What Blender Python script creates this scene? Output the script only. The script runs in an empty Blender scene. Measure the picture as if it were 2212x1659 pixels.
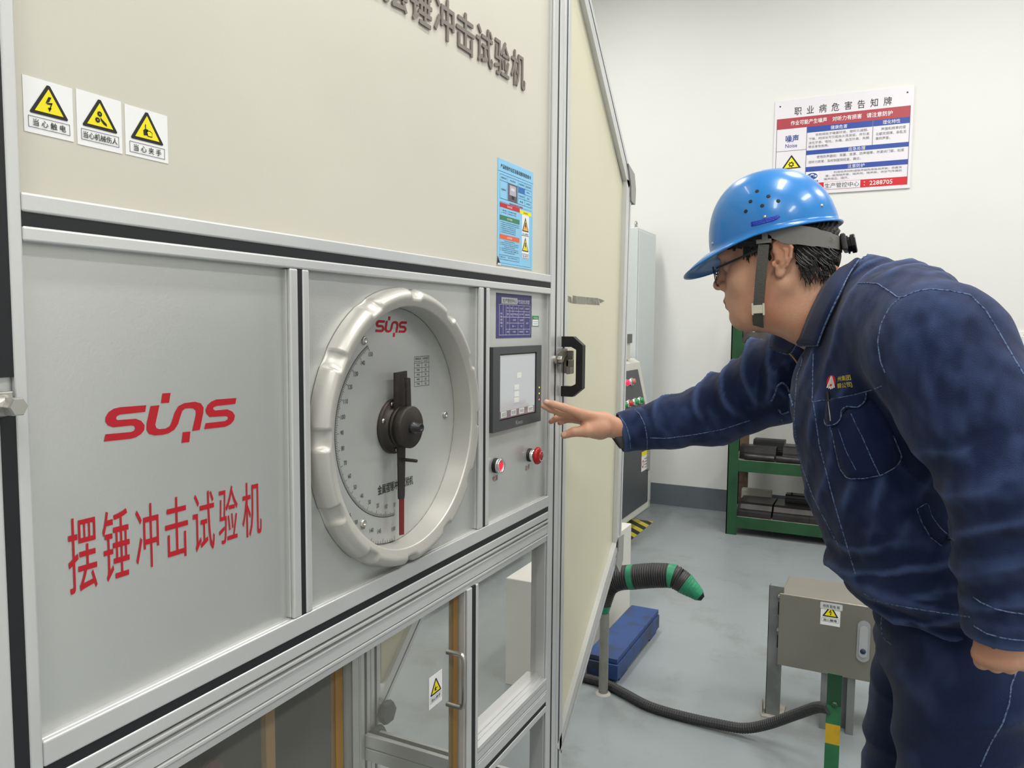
import bpy, bmesh, math, random
import numpy as np
from mathutils import Vector, Matrix
from mathutils.bvhtree import BVHTree
random.seed(7)
SC = bpy.context.scene
COL = SC.collection

# ------------------------------------------------------------------ camera
F_PX, CXP, CYP = 1650.0, 1106.0, 829.5
CAM = np.array([0.0, -0.68, 1.38])
_X = np.array([1925 - CXP, 710 - CYP, F_PX]); _X /= np.linalg.norm(_X)
_D = np.array([915 - CXP, 22790 - CYP, F_PX]); _D -= _X * (_D @ _X); _D /= np.linalg.norm(_D)
_Z = -_D; _Y = np.cross(_Z, _X)
RW = np.array([_X, _Y, _Z])                       # world = RW @ camera (x right, y down, z forward)
cam_data = bpy.data.cameras.new('camera')
cam_data.sensor_fit = 'HORIZONTAL'; cam_data.sensor_width = 36.0
cam_data.lens = F_PX / 2212 * 36.0
cam_data.clip_start = 0.02; cam_data.clip_end = 60
cam = bpy.data.objects.new('camera', cam_data); COL.objects.link(cam)
r, d, f = RW[:, 0], RW[:, 1], RW[:, 2]
cam.matrix_world = Matrix(((r[0], -d[0], -f[0], CAM[0]), (r[1], -d[1], -f[1], CAM[1]), (r[2], -d[2], -f[2], CAM[2]), (0, 0, 0, 1)))
SC.camera = cam

# ------------------------------------------------------------------ exposure and world
vs = SC.view_settings
SC.display_settings.display_device = 'sRGB'
vs.view_transform = 'Standard'; vs.look = 'None'; vs.gamma = 1.0; vs.use_curve_mapping = False
vs.exposure = 0.0
SC.cycles.use_denoising = True
SC.cycles.max_bounces = 8
SC.cycles.diffuse_bounces = 4
SC.cycles.glossy_bounces = 4
SC.cycles.transmission_bounces = 8
SC.cycles.transparent_max_bounces = 12
SC.cycles.caustics_reflective = False
SC.cycles.caustics_refractive = False
SC.cycles.sample_clamp_indirect = 6
W = bpy.data.worlds.new('world'); SC.world = W; W.use_nodes = True
W.node_tree.nodes['Background'].inputs[0].default_value = (0.9, 0.95, 1.0, 1)
W.node_tree.nodes['Background'].inputs[1].default_value = 0.3

CEIL = 4.1
LAMPS = [(-1.2, -2.6, 1), (1.3, -2.6, 1), (3.8, -2.6, 1), (-1.2, -0.9, .9), (1.3, -0.9, 1.0), (3.9, -0.9, 1), (1.2, 1.2, .7), (4.0, 1.2, 1.0)]
LAMP_POWER = 35.0
for x, y, k in LAMPS:
    l = bpy.data.lights.new('ceiling_lamp_light', 'AREA'); l.shape = 'RECTANGLE'; l.size = 1.2; l.size_y = 0.3
    l.energy = LAMP_POWER * k; l.color = (1.0, 0.985, 0.95)
    o = bpy.data.objects.new('ceiling_lamp_light', l); COL.objects.link(o); o.location = (x, y, CEIL - 0.075)

# ------------------------------------------------------------------ helpers
def ray(u, v):
    return RW @ np.array([u - CXP, v - CYP, F_PX]) / F_PX
def at(u, v, ax, val):
    """the world point on the plane (axis ax = val) that the photograph shows at pixel u, v"""
    q = ray(u, v); t = (val - CAM[ax]) / q[ax]
    return CAM + t * q
def px(p):
    q = RW.T @ (np.array(p) - CAM); return q[0] / q[2] * F_PX + CXP, q[1] / q[2] * F_PX + CYP

def lin(c):
    c = c / 255.0
    return c / 12.92 if c <= 0.04045 else ((c + 0.055) / 1.055) ** 2.4
def rgb(r, g, b): return (lin(r), lin(g), lin(b), 1.0)

MATS = {}
def mat(name, col, rough=0.5, metal=0.0, var=0.0, vscale=6.0, bump=0.0, bscale=60.0, stretch=None, emit=0.0, alpha=1.0,
        trans=0.0, ior=1.45, coat=0.0, col2=None, spec=0.5, rvar=0.0, lo=0.45, hi=0.65):
    if name in MATS: return MATS[name]
    m = bpy.data.materials.new(name); MATS[name] = m; m.use_nodes = True
    nt = m.node_tree; b = nt.nodes['Principled BSDF']
    b.inputs['Base Color'].default_value = col
    b.inputs['Roughness'].default_value = rough
    b.inputs['Metallic'].default_value = metal
    b.inputs['IOR'].default_value = ior
    b.inputs['Specular IOR Level'].default_value = spec
    b.inputs['Coat Weight'].default_value = coat
    b.inputs['Coat Roughness'].default_value = 0.08
    b.inputs['Transmission Weight'].default_value = trans
    b.inputs['Alpha'].default_value = alpha
    if emit: b.inputs['Emission Color'].default_value = col; b.inputs['Emission Strength'].default_value = emit
    if var or bump or rvar or col2:
        tc = nt.nodes.new('ShaderNodeTexCoord'); mp = nt.nodes.new('ShaderNodeMapping')
        nt.links.new(tc.outputs['Object'], mp.inputs['Vector'])
        if stretch: mp.inputs['Scale'].default_value = stretch
    if var or col2:
        n = nt.nodes.new('ShaderNodeTexNoise'); n.inputs['Scale'].default_value = vscale; n.inputs['Detail'].default_value = 5
        nt.links.new(mp.outputs[0], n.inputs['Vector'])
        mx = nt.nodes.new('ShaderNodeMix'); mx.data_type = 'RGBA'
        c2 = col2 if col2 else tuple(max(0, x * (1 - var)) for x in col[:3]) + (1,)
        mx.inputs[6].default_value = col; mx.inputs[7].default_value = c2
        mr = nt.nodes.new('ShaderNodeMapRange'); mr.inputs[1].default_value = lo; mr.inputs[2].default_value = hi
        nt.links.new(n.outputs[0], mr.inputs[0]); nt.links.new(mr.outputs[0], mx.inputs[0])
        nt.links.new(mx.outputs[2], b.inputs['Base Color'])
        if rvar:
            m2 = nt.nodes.new('ShaderNodeMapRange'); m2.inputs[3].default_value = rough - rvar; m2.inputs[4].default_value = rough + rvar
            nt.links.new(n.outputs[0], m2.inputs[0]); nt.links.new(m2.outputs[0], b.inputs['Roughness'])
    if bump:
        n = nt.nodes.new('ShaderNodeTexNoise'); n.inputs['Scale'].default_value = bscale; n.inputs['Detail'].default_value = 4
        nt.links.new(mp.outputs[0], n.inputs['Vector'])
        bp = nt.nodes.new('ShaderNodeBump'); bp.inputs['Strength'].default_value = bump; bp.inputs['Distance'].default_value = 0.004
        nt.links.new(n.outputs[0], bp.inputs['Height']); nt.links.new(bp.outputs[0], b.inputs['Normal'])
    return m

class MB:
    """collects geometry, built as one mesh object with one or more materials"""
    def __init__(s): s.v = []; s.f = []; s.m = []; s.s = []
    def add(s, vs, fs, m=0, smooth=False):
        o = len(s.v); s.v += [tuple(float(c) for c in p) for p in vs]
        for q in fs: s.f.append(tuple(i + o for i in q)); s.m.append(m); s.s.append(smooth)
        return s
    def box(s, x0, x1, y0, y1, z0, z1, m=0):
        vs = [(x, y, z) for x in (x0, x1) for y in (y0, y1) for z in (z0, z1)]
        return s.add(vs, [(0, 1, 3, 2), (4, 6, 7, 5), (0, 4, 5, 1), (2, 3, 7, 6), (0, 2, 6, 4), (1, 5, 7, 3)], m)
    def beam(s, a, b, w, h, up=(0, 0, 1), m=0):
        a, b = Vector(a), Vector(b); d = (b - a).normalized(); sd = d.cross(Vector(up)).normalized(); u = sd.cross(d)
        vs = [p + sd * i * w / 2 + u * j * h / 2 for p in (a, b) for i, j in ((-1, -1), (1, -1), (1, 1), (-1, 1))]
        return s.add(vs, [(3, 2, 1, 0), (4, 5, 6, 7), (0, 1, 5, 4), (1, 2, 6, 5), (2, 3, 7, 6), (3, 0, 4, 7)], m)
    def prism(s, poly, o, U, V, N, h, m=0, smooth=False):
        """extrude the 2D polygon poly (in U, V at o) along N by h"""
        o, U, V, N = (np.array(k, float) for k in (o, U, V, N)); n = len(poly)
        a = [o + U * p[0] + V * p[1] for p in poly]; b = [p + N * h for p in a]
        s.add(a + b, [tuple(range(n))[::-1], tuple(range(n, 2 * n))], m)
        return s.add(a + b, [(i, (i + 1) % n, n + (i + 1) % n, n + i) for i in range(n)], m, smooth)
    def lathe(s, prof, o, N, m=0, seg=24, smooth=True, cap=True, U=None):
        """turn profile [(radius, height along N)]"""
        o, N = np.array(o, float), np.array(N, float); N /= np.linalg.norm(N)
        if U is None: U = np.cross(N, (0, 0, 1) if abs(N[2]) < .9 else (1, 0, 0))
        U = np.array(U, float); U /= np.linalg.norm(U); V = np.cross(N, U); vs = []
        for r_, h in prof:
            for k in range(seg):
                t = 2 * math.pi * k / seg; vs.append(o + N * h + (U * math.cos(t) + V * math.sin(t)) * r_)
        fs = [(i * seg + k, i * seg + (k + 1) % seg, (i + 1) * seg + (k + 1) % seg, (i + 1) * seg + k) for i in range(len(prof) - 1) for k in range(seg)]
        s.add(vs, fs, m, smooth)
        if cap:
            n = len(prof)
            s.add(vs[:seg], [tuple(range(seg))[::-1]], m); s.add(vs[(n - 1) * seg:], [tuple(range(seg))], m)
        return s
    def tube(s, pts, r_, m=0, seg=8, cap=True, smooth=True, flat=1.0, up=(0, 0, 1)):
        pts = [np.array(p, float) for p in pts]; n = len(pts); R_ = r_ if hasattr(r_, '__len__') else [r_] * n
        vs = []; U = None
        for i, p in enumerate(pts):
            t = pts[min(i + 1, n - 1)] - pts[max(i - 1, 0)]; t = t / (np.linalg.norm(t) + 1e-12)
            if U is None:
                U = np.cross(t, up); 
                if np.linalg.norm(U) < 1e-3: U = np.cross(t, (1, 0, 0))
            U = U - t * (U @ t); U /= np.linalg.norm(U) + 1e-12; V = np.cross(t, U)
            for k in range(seg):
                a = 2 * math.pi * k / seg; vs.append(p + (U * math.cos(a) + V * math.sin(a) * flat) * R_[i])
        fs = [(i * seg + k, i * seg + (k + 1) % seg, (i + 1) * seg + (k + 1) % seg, (i + 1) * seg + k) for i in range(n - 1) for k in range(seg)]
        s.add(vs, fs, m, smooth)
        if cap: s.add(vs[:seg], [tuple(range(seg))[::-1]], m); s.add(vs[-seg:], [tuple(range(seg))], m)
        return s
    def grid(s, rows, m=0, smooth=True, closed=False):
        nr, nc = len(rows), len(rows[0]); vs = [p for r_ in rows for p in r_]; K = nc if closed else nc - 1
        return s.add(vs, [(i * nc + k, i * nc + (k + 1) % nc, (i + 1) * nc + (k + 1) % nc, (i + 1) * nc + k) for i in range(nr - 1) for k in range(K)], m, smooth)
    def build(s, name, mats, parent=None, label=None, bevel=0, seg=2, origin=None, solid=0):
        me = bpy.data.meshes.new(name)
        v = np.array(s.v, float).reshape(-1, 3)
        if parent is not None: v = v - np.array(wloc(parent))
        o0 = np.zeros(3)
        if origin is not None: o0 = np.array(origin, float) - (np.array(wloc(parent)) if parent is not None else 0); v = v - o0
        me.from_pydata([tuple(p) for p in v], [], s.f)
        if not isinstance(mats, (list, tuple)): mats = [mats]
        for k in mats: me.materials.append(k)
        me.polygons.foreach_set('material_index', s.m); me.polygons.foreach_set('use_smooth', s.s)
        me.validate(); me.update()
        o = bpy.data.objects.new(name, me); COL.objects.link(o); o.location = o0
        if parent is not None: o.parent = parent
        if label: o['label'] = label
        if solid:
            md = o.modifiers.new('thickness', 'SOLIDIFY'); md.thickness = solid; md.offset = 0
        if bevel:
            md = o.modifiers.new('bevel', 'BEVEL'); md.width = bevel; md.segments = seg; md.limit_method = 'ANGLE'; md.angle_limit = math.radians(40)
        return o
def wloc(o):
    p = Vector((0, 0, 0))
    while o is not None: p = p + o.location; o = o.parent
    return p
def tag(o, label=None, cat=None, group=None, kind=None):
    for k, v in (('label', label), ('category', cat), ('group', group), ('kind', kind)):
        if v: o[k] = v
    return o
def empty(name, loc, label, cat, group=None):
    o = bpy.data.objects.new(name, None); COL.objects.link(o); o.location = loc; o.empty_display_size = 0.05
    return tag(o, label, cat, group)

def smooth_path(pts, n=8):
    P = [np.array(p, float) for p in pts]; P = [2 * P[0] - P[1]] + P + [2 * P[-1] - P[-2]]; out = []
    for i in range(1, len(P) - 2):
        a, b, c, e = P[i - 1:i + 3]
        for k in range(n):
            t = k / n
            out.append(0.5 * (2 * b + (c - a) * t + (2 * a - 5 * b + 4 * c - e) * t * t + (3 * b - a - 3 * c + e) * t ** 3))
    return out + [P[-2]]

# ---- lettering: glyph outlines of the built-in font, laid flat on a surface
_TX = {}
def glyphs(body, bold=0.0, res=2):
    key = (body, bold, res)
    if key in _TX: return _TX[key]
    cu = bpy.data.curves.new('lettering', 'FONT'); cu.body = body; cu.size = 1.0; cu.resolution_u = res; cu.fill_mode = 'FRONT'
    o = bpy.data.objects.new('lettering', cu); COL.objects.link(o)
    dg = bpy.context.evaluated_depsgraph_get()
    me = bpy.data.meshes.new_from_object(o.evaluated_get(dg))
    v = np.array([tuple(p.co) for p in me.vertices], float).reshape(-1, 3)[:, :2]; fs = [tuple(p.vertices) for p in me.polygons]
    bpy.data.objects.remove(o); bpy.data.curves.remove(cu); bpy.data.meshes.remove(me)
    if bold:
        n = len(v); v = np.concatenate([v + np.array(d_) * bold * .6 for d_ in ((-1, 0), (1, 0), (0, 1), (0, -1))]); fs = [tuple(i + n * k for i in q) for k in range(4) for q in fs]
    _TX[key] = (v, fs); return v, fs

class Flat:
    """a flat print: polygons and lettering in their own colours, in thin layers over a plane"""
    def __init__(s, o, U, V, N, step=0.0002):
        s.o, s.U, s.V, s.N = (np.array(k, float) for k in (o, U, V, N)); s.mb = MB(); s.mats = []; s.step = step
    def mi(s, m):
        if m not in s.mats: s.mats.append(m)
        return s.mats.index(m)
    def P(s, x, y, L): return s.o + s.U * x + s.V * y + s.N * s.step * L
    def poly(s, pts, m, L=1): s.mb.add([s.P(x, y, L) for x, y in pts], [tuple(range(len(pts)))], s.mi(m)); return s
    def rect(s, x0, y0, x1, y1, m, L=1): return s.poly([(x0, y0), (x1, y0), (x1, y1), (x0, y1)], m, L)
    def frame(s, x0, y0, x1, y1, w, m, L=1):
        s.rect(x0, y0, x1, y0 + w, m, L); s.rect(x0, y1 - w, x1, y1, m, L); s.rect(x0, y0 + w, x0 + w, y1 - w, m, L); return s.rect(x1 - w, y0 + w, x1, y1 - w, m, L)
    def slab(s, x0, y0, x1, y1, th, m):
        s.mb.prism([(x0, y0), (x1, y0), (x1, y1), (x0, y1)], s.o - s.N * th, s.U, s.V, s.N, th, s.mi(m)); return s
    def text(s, body, cx, cy, w, h, m, L=2, bold=0.0, rot=0.0, shear=0.0, res=2):
        v, fs = glyphs(body, bold, res)
        if not len(v): return s
        mn, mx = v.min(0), v.max(0); k = (v - (mn + mx) / 2) / np.maximum(mx - mn, 1e-6) * np.array([w, h])
        k[:, 0] += k[:, 1] * shear
        if rot: c, q = math.cos(rot), math.sin(rot); k = k @ np.array([[c, q], [-q, c]])
        nb = len(k) // 4 if bold else len(k) + 1
        s.mb.add([s.P(cx + a, cy + b, L + .2 * (i // max(nb, 1))) for i, (a, b) in enumerate(k)], fs, s.mi(m)); return s
    def ring(s, cx, cy, r0, r1, m, L=1, a0=0, a1=2 * math.pi, n=32):
        for k in range(n):
            t, u = a0 + (a1 - a0) * k / n, a0 + (a1 - a0) * (k + 1) / n
            s.poly([(cx + r0 * math.cos(t), cy + r0 * math.sin(t)), (cx + r1 * math.cos(t), cy + r1 * math.sin(t)), (cx + r1 * math.cos(u), cy + r1 * math.sin(u)), (cx + r0 * math.cos(u), cy + r0 * math.sin(u))], m, L)
        return s
    def disc(s, cx, cy, r_, m, L=1, n=20, ry=None):
        return s.poly([(cx + r_ * math.cos(2 * math.pi * k / n), cy + (ry or r_) * math.sin(2 * math.pi * k / n)) for k in range(n)], m, L)
    def line(s, pts, w, m, L=1):
        for a, b in zip(pts[:-1], pts[1:]):
            a, b = np.array(a, float), np.array(b, float); d_ = b - a; n_ = np.array([-d_[1], d_[0]]) / (np.linalg.norm(d_) + 1e-9) * w / 2
            s.poly([a - n_, b - n_, b + n_, a + n_], m, L)
        return s
    def build(s, name, parent=None, label=None): return s.mb.build(name, s.mats, parent, label)

INK = mat('ink_black', rgb(28, 28, 30), .6); WHITE = mat('print_white', rgb(240, 240, 240), .45); YEL = mat('print_yellow', rgb(245, 228, 20), .45)
NAVY = mat('print_navy', rgb(40, 42, 95), .5); RED = mat('print_red', rgb(196, 26, 34), .45); BLUEB = mat('print_blue', rgb(32, 62, 160), .5)
GRAYP = mat('print_gray', rgb(120, 122, 128), .5); PALE = mat('print_pale', rgb(232, 228, 236), .45); DRED = mat('print_dark_red', rgb(168, 28, 40), .45)

def warning_print(F, cx, cy, s, kind, text, fill=None):
    """triangle sign with its pictogram, s = side of the square sticker, caption in a box below"""
    F.poly([(cx - .37 * s, cy - .16 * s), (cx + .37 * s, cy - .16 * s), (cx + .385 * s, cy - .13 * s), (cx + .03 * s, cy + .44 * s), (cx - .03 * s, cy + .44 * s), (cx - .385 * s, cy - .13 * s)], INK, 2)
    F.poly([(cx - .29 * s, cy - .10 * s), (cx + .29 * s, cy - .10 * s), (cx, cy + .37 * s)], fill or YEL, 3)
    if kind == 'bolt':
        F.poly([(cx - .01 * s, cy + .22 * s), (cx + .05 * s, cy + .22 * s), (cx + .0 * s, cy + .12 * s), (cx - .07 * s, cy + .09 * s)], INK, 4)
        F.poly([(cx - .07 * s, cy + .09 * s), (cx + .07 * s, cy + .12 * s), (cx + .055 * s, cy + .08 * s), (cx - .03 * s, cy + .07 * s)], INK, 4)
        F.poly([(cx + .07 * s, cy + .12 * s), (cx + .02 * s, cy - .02 * s), (cx - .0 * s, cy - .01 * s), (cx + .035 * s, cy + .09 * s)], INK, 4)
        F.poly([(cx - .03 * s, cy + .01 * s), (cx + .05 * s, cy + .015 * s), (cx + .0 * s, cy - .07 * s)], INK, 4)
    elif kind == 'gears':
        for gx, gy in ((-.01, .15), (-.06, .02)):
            F.poly([(cx + gx * s + (.06 if k % 2 else .048) * s * math.cos(k * math.pi / 9), cy + gy * s + (.06 if k % 2 else .048) * s * math.sin(k * math.pi / 9)) for k in range(18)], INK, 4)
            F.disc(cx + gx * s, cy + gy * s, .012 * s, YEL, 5, 8)
        F.poly([(cx + .0 * s, cy + .09 * s), (cx + .05 * s, cy + .05 * s), (cx + .14 * s, cy - .02 * s), (cx + .15 * s, cy - .07 * s), (cx + .07 * s, cy - .04 * s), (cx + .01 * s, cy + .03 * s)], INK, 4)
    elif kind == 'hand':
        F.poly([(cx - .09 * s, cy - .04 * s), (cx - .1 * s, cy + .06 * s), (cx - .05 * s, cy + .1 * s), (cx + .02 * s, cy + .09 * s), (cx + .0 * s, cy - .03 * s)], INK, 4)
        F.poly([(cx + .0 * s, cy - .05 * s), (cx + .11 * s, cy - .05 * s), (cx + .12 * s, cy + .04 * s), (cx + .06 * s, cy + .08 * s), (cx - .03 * s, cy + .06 * s)], INK, 4)
        F.poly([(cx + .01 * s, cy - .035 * s), (cx + .1 * s, cy - .035 * s), (cx + .105 * s, cy + .03 * s), (cx + .05 * s, cy + .06 * s), (cx - .01 * s, cy + .045 * s)], YEL, 5)
        F.rect(cx - .055 * s, cy + .1 * s, cx - .035 * s, cy + .19 * s, INK, 4)
    elif kind == 'noise':
        F.poly([(cx + (.1 if k % 2 else .06) * s * math.cos(k * math.pi / 7), cy + .07 * s + (.1 if k % 2 else .06) * s * math.sin(k * math.pi / 7)) for k in range(14)], INK, 4)
        F.disc(cx, cy + .07 * s, .045 * s, YEL, 5, 10); F.ring(cx, cy + .07 * s, .015 * s, .03 * s, INK, 6, n=8)
    if text:
        F.frame(cx - .42 * s, cy - .44 * s, cx + .42 * s, cy - .22 * s, .009 * s, NAVY, 2)
        F.text(text, cx, cy - .33 * s, .66 * s if len(text) < 5 or ' ' in text else .76 * s, .135 * s, INK, 3, bold=.012)
# ------------------------------------------------------------------ room shell
def floor_mat():
    m = mat('painted_floor', rgb(143, 150, 153), .3, var=.1, vscale=1.3, rvar=.1, bump=.1, bscale=9)
    nt = m.node_tree; b = nt.nodes['Principled BSDF']; tc = nt.nodes.new('ShaderNodeTexCoord')
    n = nt.nodes.new('ShaderNodeTexNoise'); n.inputs['Scale'].default_value = 3.2; n.inputs['Detail'].default_value = 9; n.inputs['Roughness'].default_value = .7
    nt.links.new(tc.outputs['Object'], n.inputs['Vector'])
    cr = nt.nodes.new('ShaderNodeMapRange'); cr.inputs[1].default_value = .52; cr.inputs[2].default_value = .74; cr.inputs[4].default_value = .75; nt.links.new(n.outputs[0], cr.inputs[0])
    mx = nt.nodes.new('ShaderNodeMix'); mx.data_type = 'RGBA'; old = b.inputs['Base Color'].links[0].from_socket
    nt.links.new(old, mx.inputs[6]); mx.inputs[7].default_value = rgb(118, 115, 110); nt.links.new(cr.outputs[0], mx.inputs[0]); nt.links.new(mx.outputs[2], b.inputs['Base Color'])
    return m
WALLM = mat('white_wall_paint', rgb(229, 229, 226), .85, var=.03, vscale=.8, bump=.05, bscale=40)
SKIRT = mat('gray_skirting_paint', rgb(104, 112, 118), .6, var=.15, vscale=4)
RX0, RX1, RY0, RY1 = -3.0, 5.78, -4.2, 2.4
def st(name, mb, m): return tag(mb.build(name, m), kind='structure')
st('floor', MB().box(RX0, RX1, RY0, RY1, -.1, 0), floor_mat())
st('ceiling', MB().box(RX0, RX1, RY0, RY1, CEIL, CEIL + .1), mat('ceiling_paint', rgb(225, 225, 222), .9))
st('wall_right', MB().box(RX1, RX1 + .12, RY0, RY1, -.1, CEIL + .1), WALLM)
st('wall_left', MB().box(RX0 - .12, RX0, RY0, RY1, -.1, CEIL + .1), WALLM)
st('wall_back', MB().box(RX0 - .12, RX1 + .12, RY1, RY1 + .12, -.1, CEIL + .1), WALLM)
st('wall_front', MB().box(RX0 - .12, RX1 + .12, RY0 - .12, RY0, -.1, CEIL + .1), WALLM)
st('baseboard_right', MB().box(RX1 - .006, RX1, RY0, RY1, 0, .165), SKIRT)
st('baseboard_back', MB().box(RX0, RX1 - .006, RY1 - .006, RY1, 0, .165), SKIRT)

LEDM = mat('lamp_diffuser', rgb(255, 252, 245), .5, emit=4.0); LFR = mat('lamp_frame', rgb(235, 235, 235), .4)
for i, (x, y, k) in enumerate(LAMPS):
    side = 'in front of' if y < -2 else ('above' if y < 0 else 'behind')
    row = ['left end', 'middle', 'right end'][min(2, int((x + 2.5) / 2.5))]
    t = empty('ceiling_lamp', (x, y, CEIL), 'flat rectangular white ceiling lamp %s the machine line, toward its %s' % (side, row), 'ceiling lamp', 'ceiling lamps')
    MB().box(x - .62, x + .62, y - .17, y + .17, CEIL - .06, CEIL).build('lamp_housing', LFR, t, bevel=.004)
    MB().box(x - .6, x + .6, y - .15, y + .15, CEIL - .066, CEIL - .061).build('diffuser', LEDM, t)
# ------------------------------------------------------------------ impact tester (guard enclosure, dial, control panel)
ALU = mat('anodised_aluminium', rgb(214, 215, 215), .36, metal=.45, var=.06, vscale=5, stretch=(1, 1, 1), bump=.03, bscale=300)
RUB = mat('black_rubber_strip', rgb(26, 28, 32), .55)
SHEET = mat('satin_steel_sheet', rgb(208, 210, 207), .38, metal=.6, var=.05, vscale=3, bump=.05, bscale=500)
CREAM = mat('cream_panel', rgb(211, 207, 194), .42, var=.05, vscale=2.0, bump=.03, bscale=120); CREAMW = mat('cream_wing_panel', rgb(212, 208, 184), .45, var=.05, vscale=2.0, bump=.03, bscale=120)
GAP = mat('dark_gap', rgb(30, 30, 32), .7)
PY = 0.013                                            # the sheets lie 13 mm behind the faces of the frame
M = empty('impact_testing_machine', (1.0, .25, 0), 'large aluminium framed impact testing machine with round dial, cream panels and glass doors', 'machine')
fr = []
def rail(x0, x1, z0, z1, slot=None, y0=0, y1=.042, name='frame_rail', steps=()):
    mb = MB(); e = .0022
    cuts = [z0] + ([slot[0], slot[1]] if slot else []) + [z1]
    mb.box(x0, x1, y0 + .006, y1, z0, z1)
    if slot: mb.box(x0, x1, y0, y0 + .0061, z0, slot[0]); mb.box(x0, x1, y0, y0 + .0061, slot[1], z1)
    else: mb.box(x0, x1, y0, y0 + .0061, z0, z1)
    o = mb.build(name, ALU, M, bevel=e, seg=3)
    if slot: MB().box(x0, x1, y0 + .0012, y0 + .0065, slot[0], slot[1]).build('groove_strip', RUB, o)
    return o
def post(x0, x1, z0, z1, slot=None, y0=0, y1=.042, name='frame_post', strip=None):
    mb = MB(); mb.box(x0, x1, y0 + .006, y1, z0, z1)
    if slot: mb.box(x0, slot[0], y0, y0 + .0061, z0, z1); mb.box(slot[1], x1, y0, y0 + .0061, z0, z1)
    else: mb.box(x0, x1, y0, y0 + .0061, z0, z1)
    o = mb.build(name, ALU, M, bevel=.0022, seg=3)
    if slot:
        for a, b in (strip or [(z0, z1)]): MB().box(slot[0], slot[1], y0 + .0012, y0 + .0065, a, b).build('groove_strip', RUB, o)
    return o
TOPZ = 2.31
post(.352, .4135, 0, TOPZ, (.3885, .4015), strip=[(0, 1.315), (1.332, TOPZ)])
post(.305, .350, 0, TOPZ, (.322, .334))
post(1.568, 1.6255, 0, TOPZ, (1.594, 1.6025))
post(1.628, 1.668, 0, TOPZ, (1.6425, 1.6505))
MB().box(1.6255, 1.628, .004, .04, 0, TOPZ).build('seam', GAP, M)
rail(.4135, 1.568, 1.450, 1.4925, (1.4635, 1.4755))
rail(.4135, 1.568, .944, .9965, (.9605, .9715))
post(.743, .779, .9965, 1.45, (.758, .7665)); post(1.239, 1.280, .9965, 1.45, (1.2565, 1.2665))
# stepped sliding track below the sheets
def track(z1, seq, x0=.4135, x1=1.568, name='door_track'):
    poly = []
    z = z1
    for dz, y in seq: poly += [(y, z), (y, z - dz)]; z -= dz
    poly = [(.05, z1)] + poly + [(.05, z)]
    return MB().prism(poly, (x0, 0, 0), (0, 1, 0), (0, 0, 1), (1, 0, 0), x1 - x0).build(name, ALU, M, bevel=.0006)
track(.9425, [(.0015, .012), (.004, -.001), (.006, .007), (.003, .0), (.019, .002), (.0015, .012), (.004, .0), (.0125, .004)])
track(.575, [(.004, .02), (.003, .012), (.010, .0), (.002, .01), (.014, .001), (.002, .01), (.004, .0)], 1.241, 1.568)
rail(1.241, 1.568, .488, .535, (.503, .513))
post(1.199, 1.241, 0, .893, (1.2165, 1.2315))
rail(.4135, 1.568, .02, .06, (.035, .045))
rail(.352, 1.668, TOPZ - .04, TOPZ, (TOPZ - .025, TOPZ - .015))
# sheets
upper = MB().box(.41, 1.57, PY, PY + .006, 1.49, TOPZ - .04).build('upper_panel', CREAM, M)
s1 = MB().box(.41, .745, PY, PY + .004, .99, 1.452).build('logo_panel', SHEET, M)
s3 = MB().box(1.279, 1.57, PY, PY + .004, .99, 1.452).build('control_panel', SHEET, M)
DC = (1.005, 1.2185); HR = .1955
def holed(x0, x1, z0, z1, cx, cz, rr, y0, y1, n=64):
    a = [(cx + rr * math.cos(2 * math.pi * k / n), cz + rr * math.sin(2 * math.pi * k / n)) for k in range(n)]
    def edge(t):
        c, s_ = math.cos(t), math.sin(t); k = min((x1 - cx) / c if c > 1e-9 else ((x0 - cx) / c if c < -1e-9 else 9), (z1 - cz) / s_ if s_ > 1e-9 else ((z0 - cz) / s_ if s_ < -1e-9 else 9)); return (cx + c * k, cz + s_ * k)
    b = [edge(2 * math.pi * k / n) for k in range(n)]; mb = MB()
    # add the four corners
    vs = [(p[0], y0, p[1]) for p in a] + [(p[0], y0, p[1]) for p in b] + [(x1, y0, z1), (x0, y0, z1), (x0, y0, z0), (x1, y0, z0)]
    fs = [(k, (k + 1) % n, n + (k + 1) % n, n + k) for k in range(n)]
    def on(p, q): return any(abs(p[i] - q[i]) < 1e-6 for i in (0, 1))
    for ci, (qx, qz) in enumerate(((x1, z1), (x0, z1), (x0, z0), (x1, z0))):
        t = math.atan2(qz - cz, qx - cx) % (2 * math.pi); k = int(t / (2 * math.pi) * n); fs.append((n + k, n + (k + 1) % n, 2 * n + ci))
    mb.add(vs, fs); return mb
s2 = holed(.777, 1.241, .99, 1.452, DC[0], DC[1], HR, PY, PY).build('dial_panel', SHEET, M)

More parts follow.
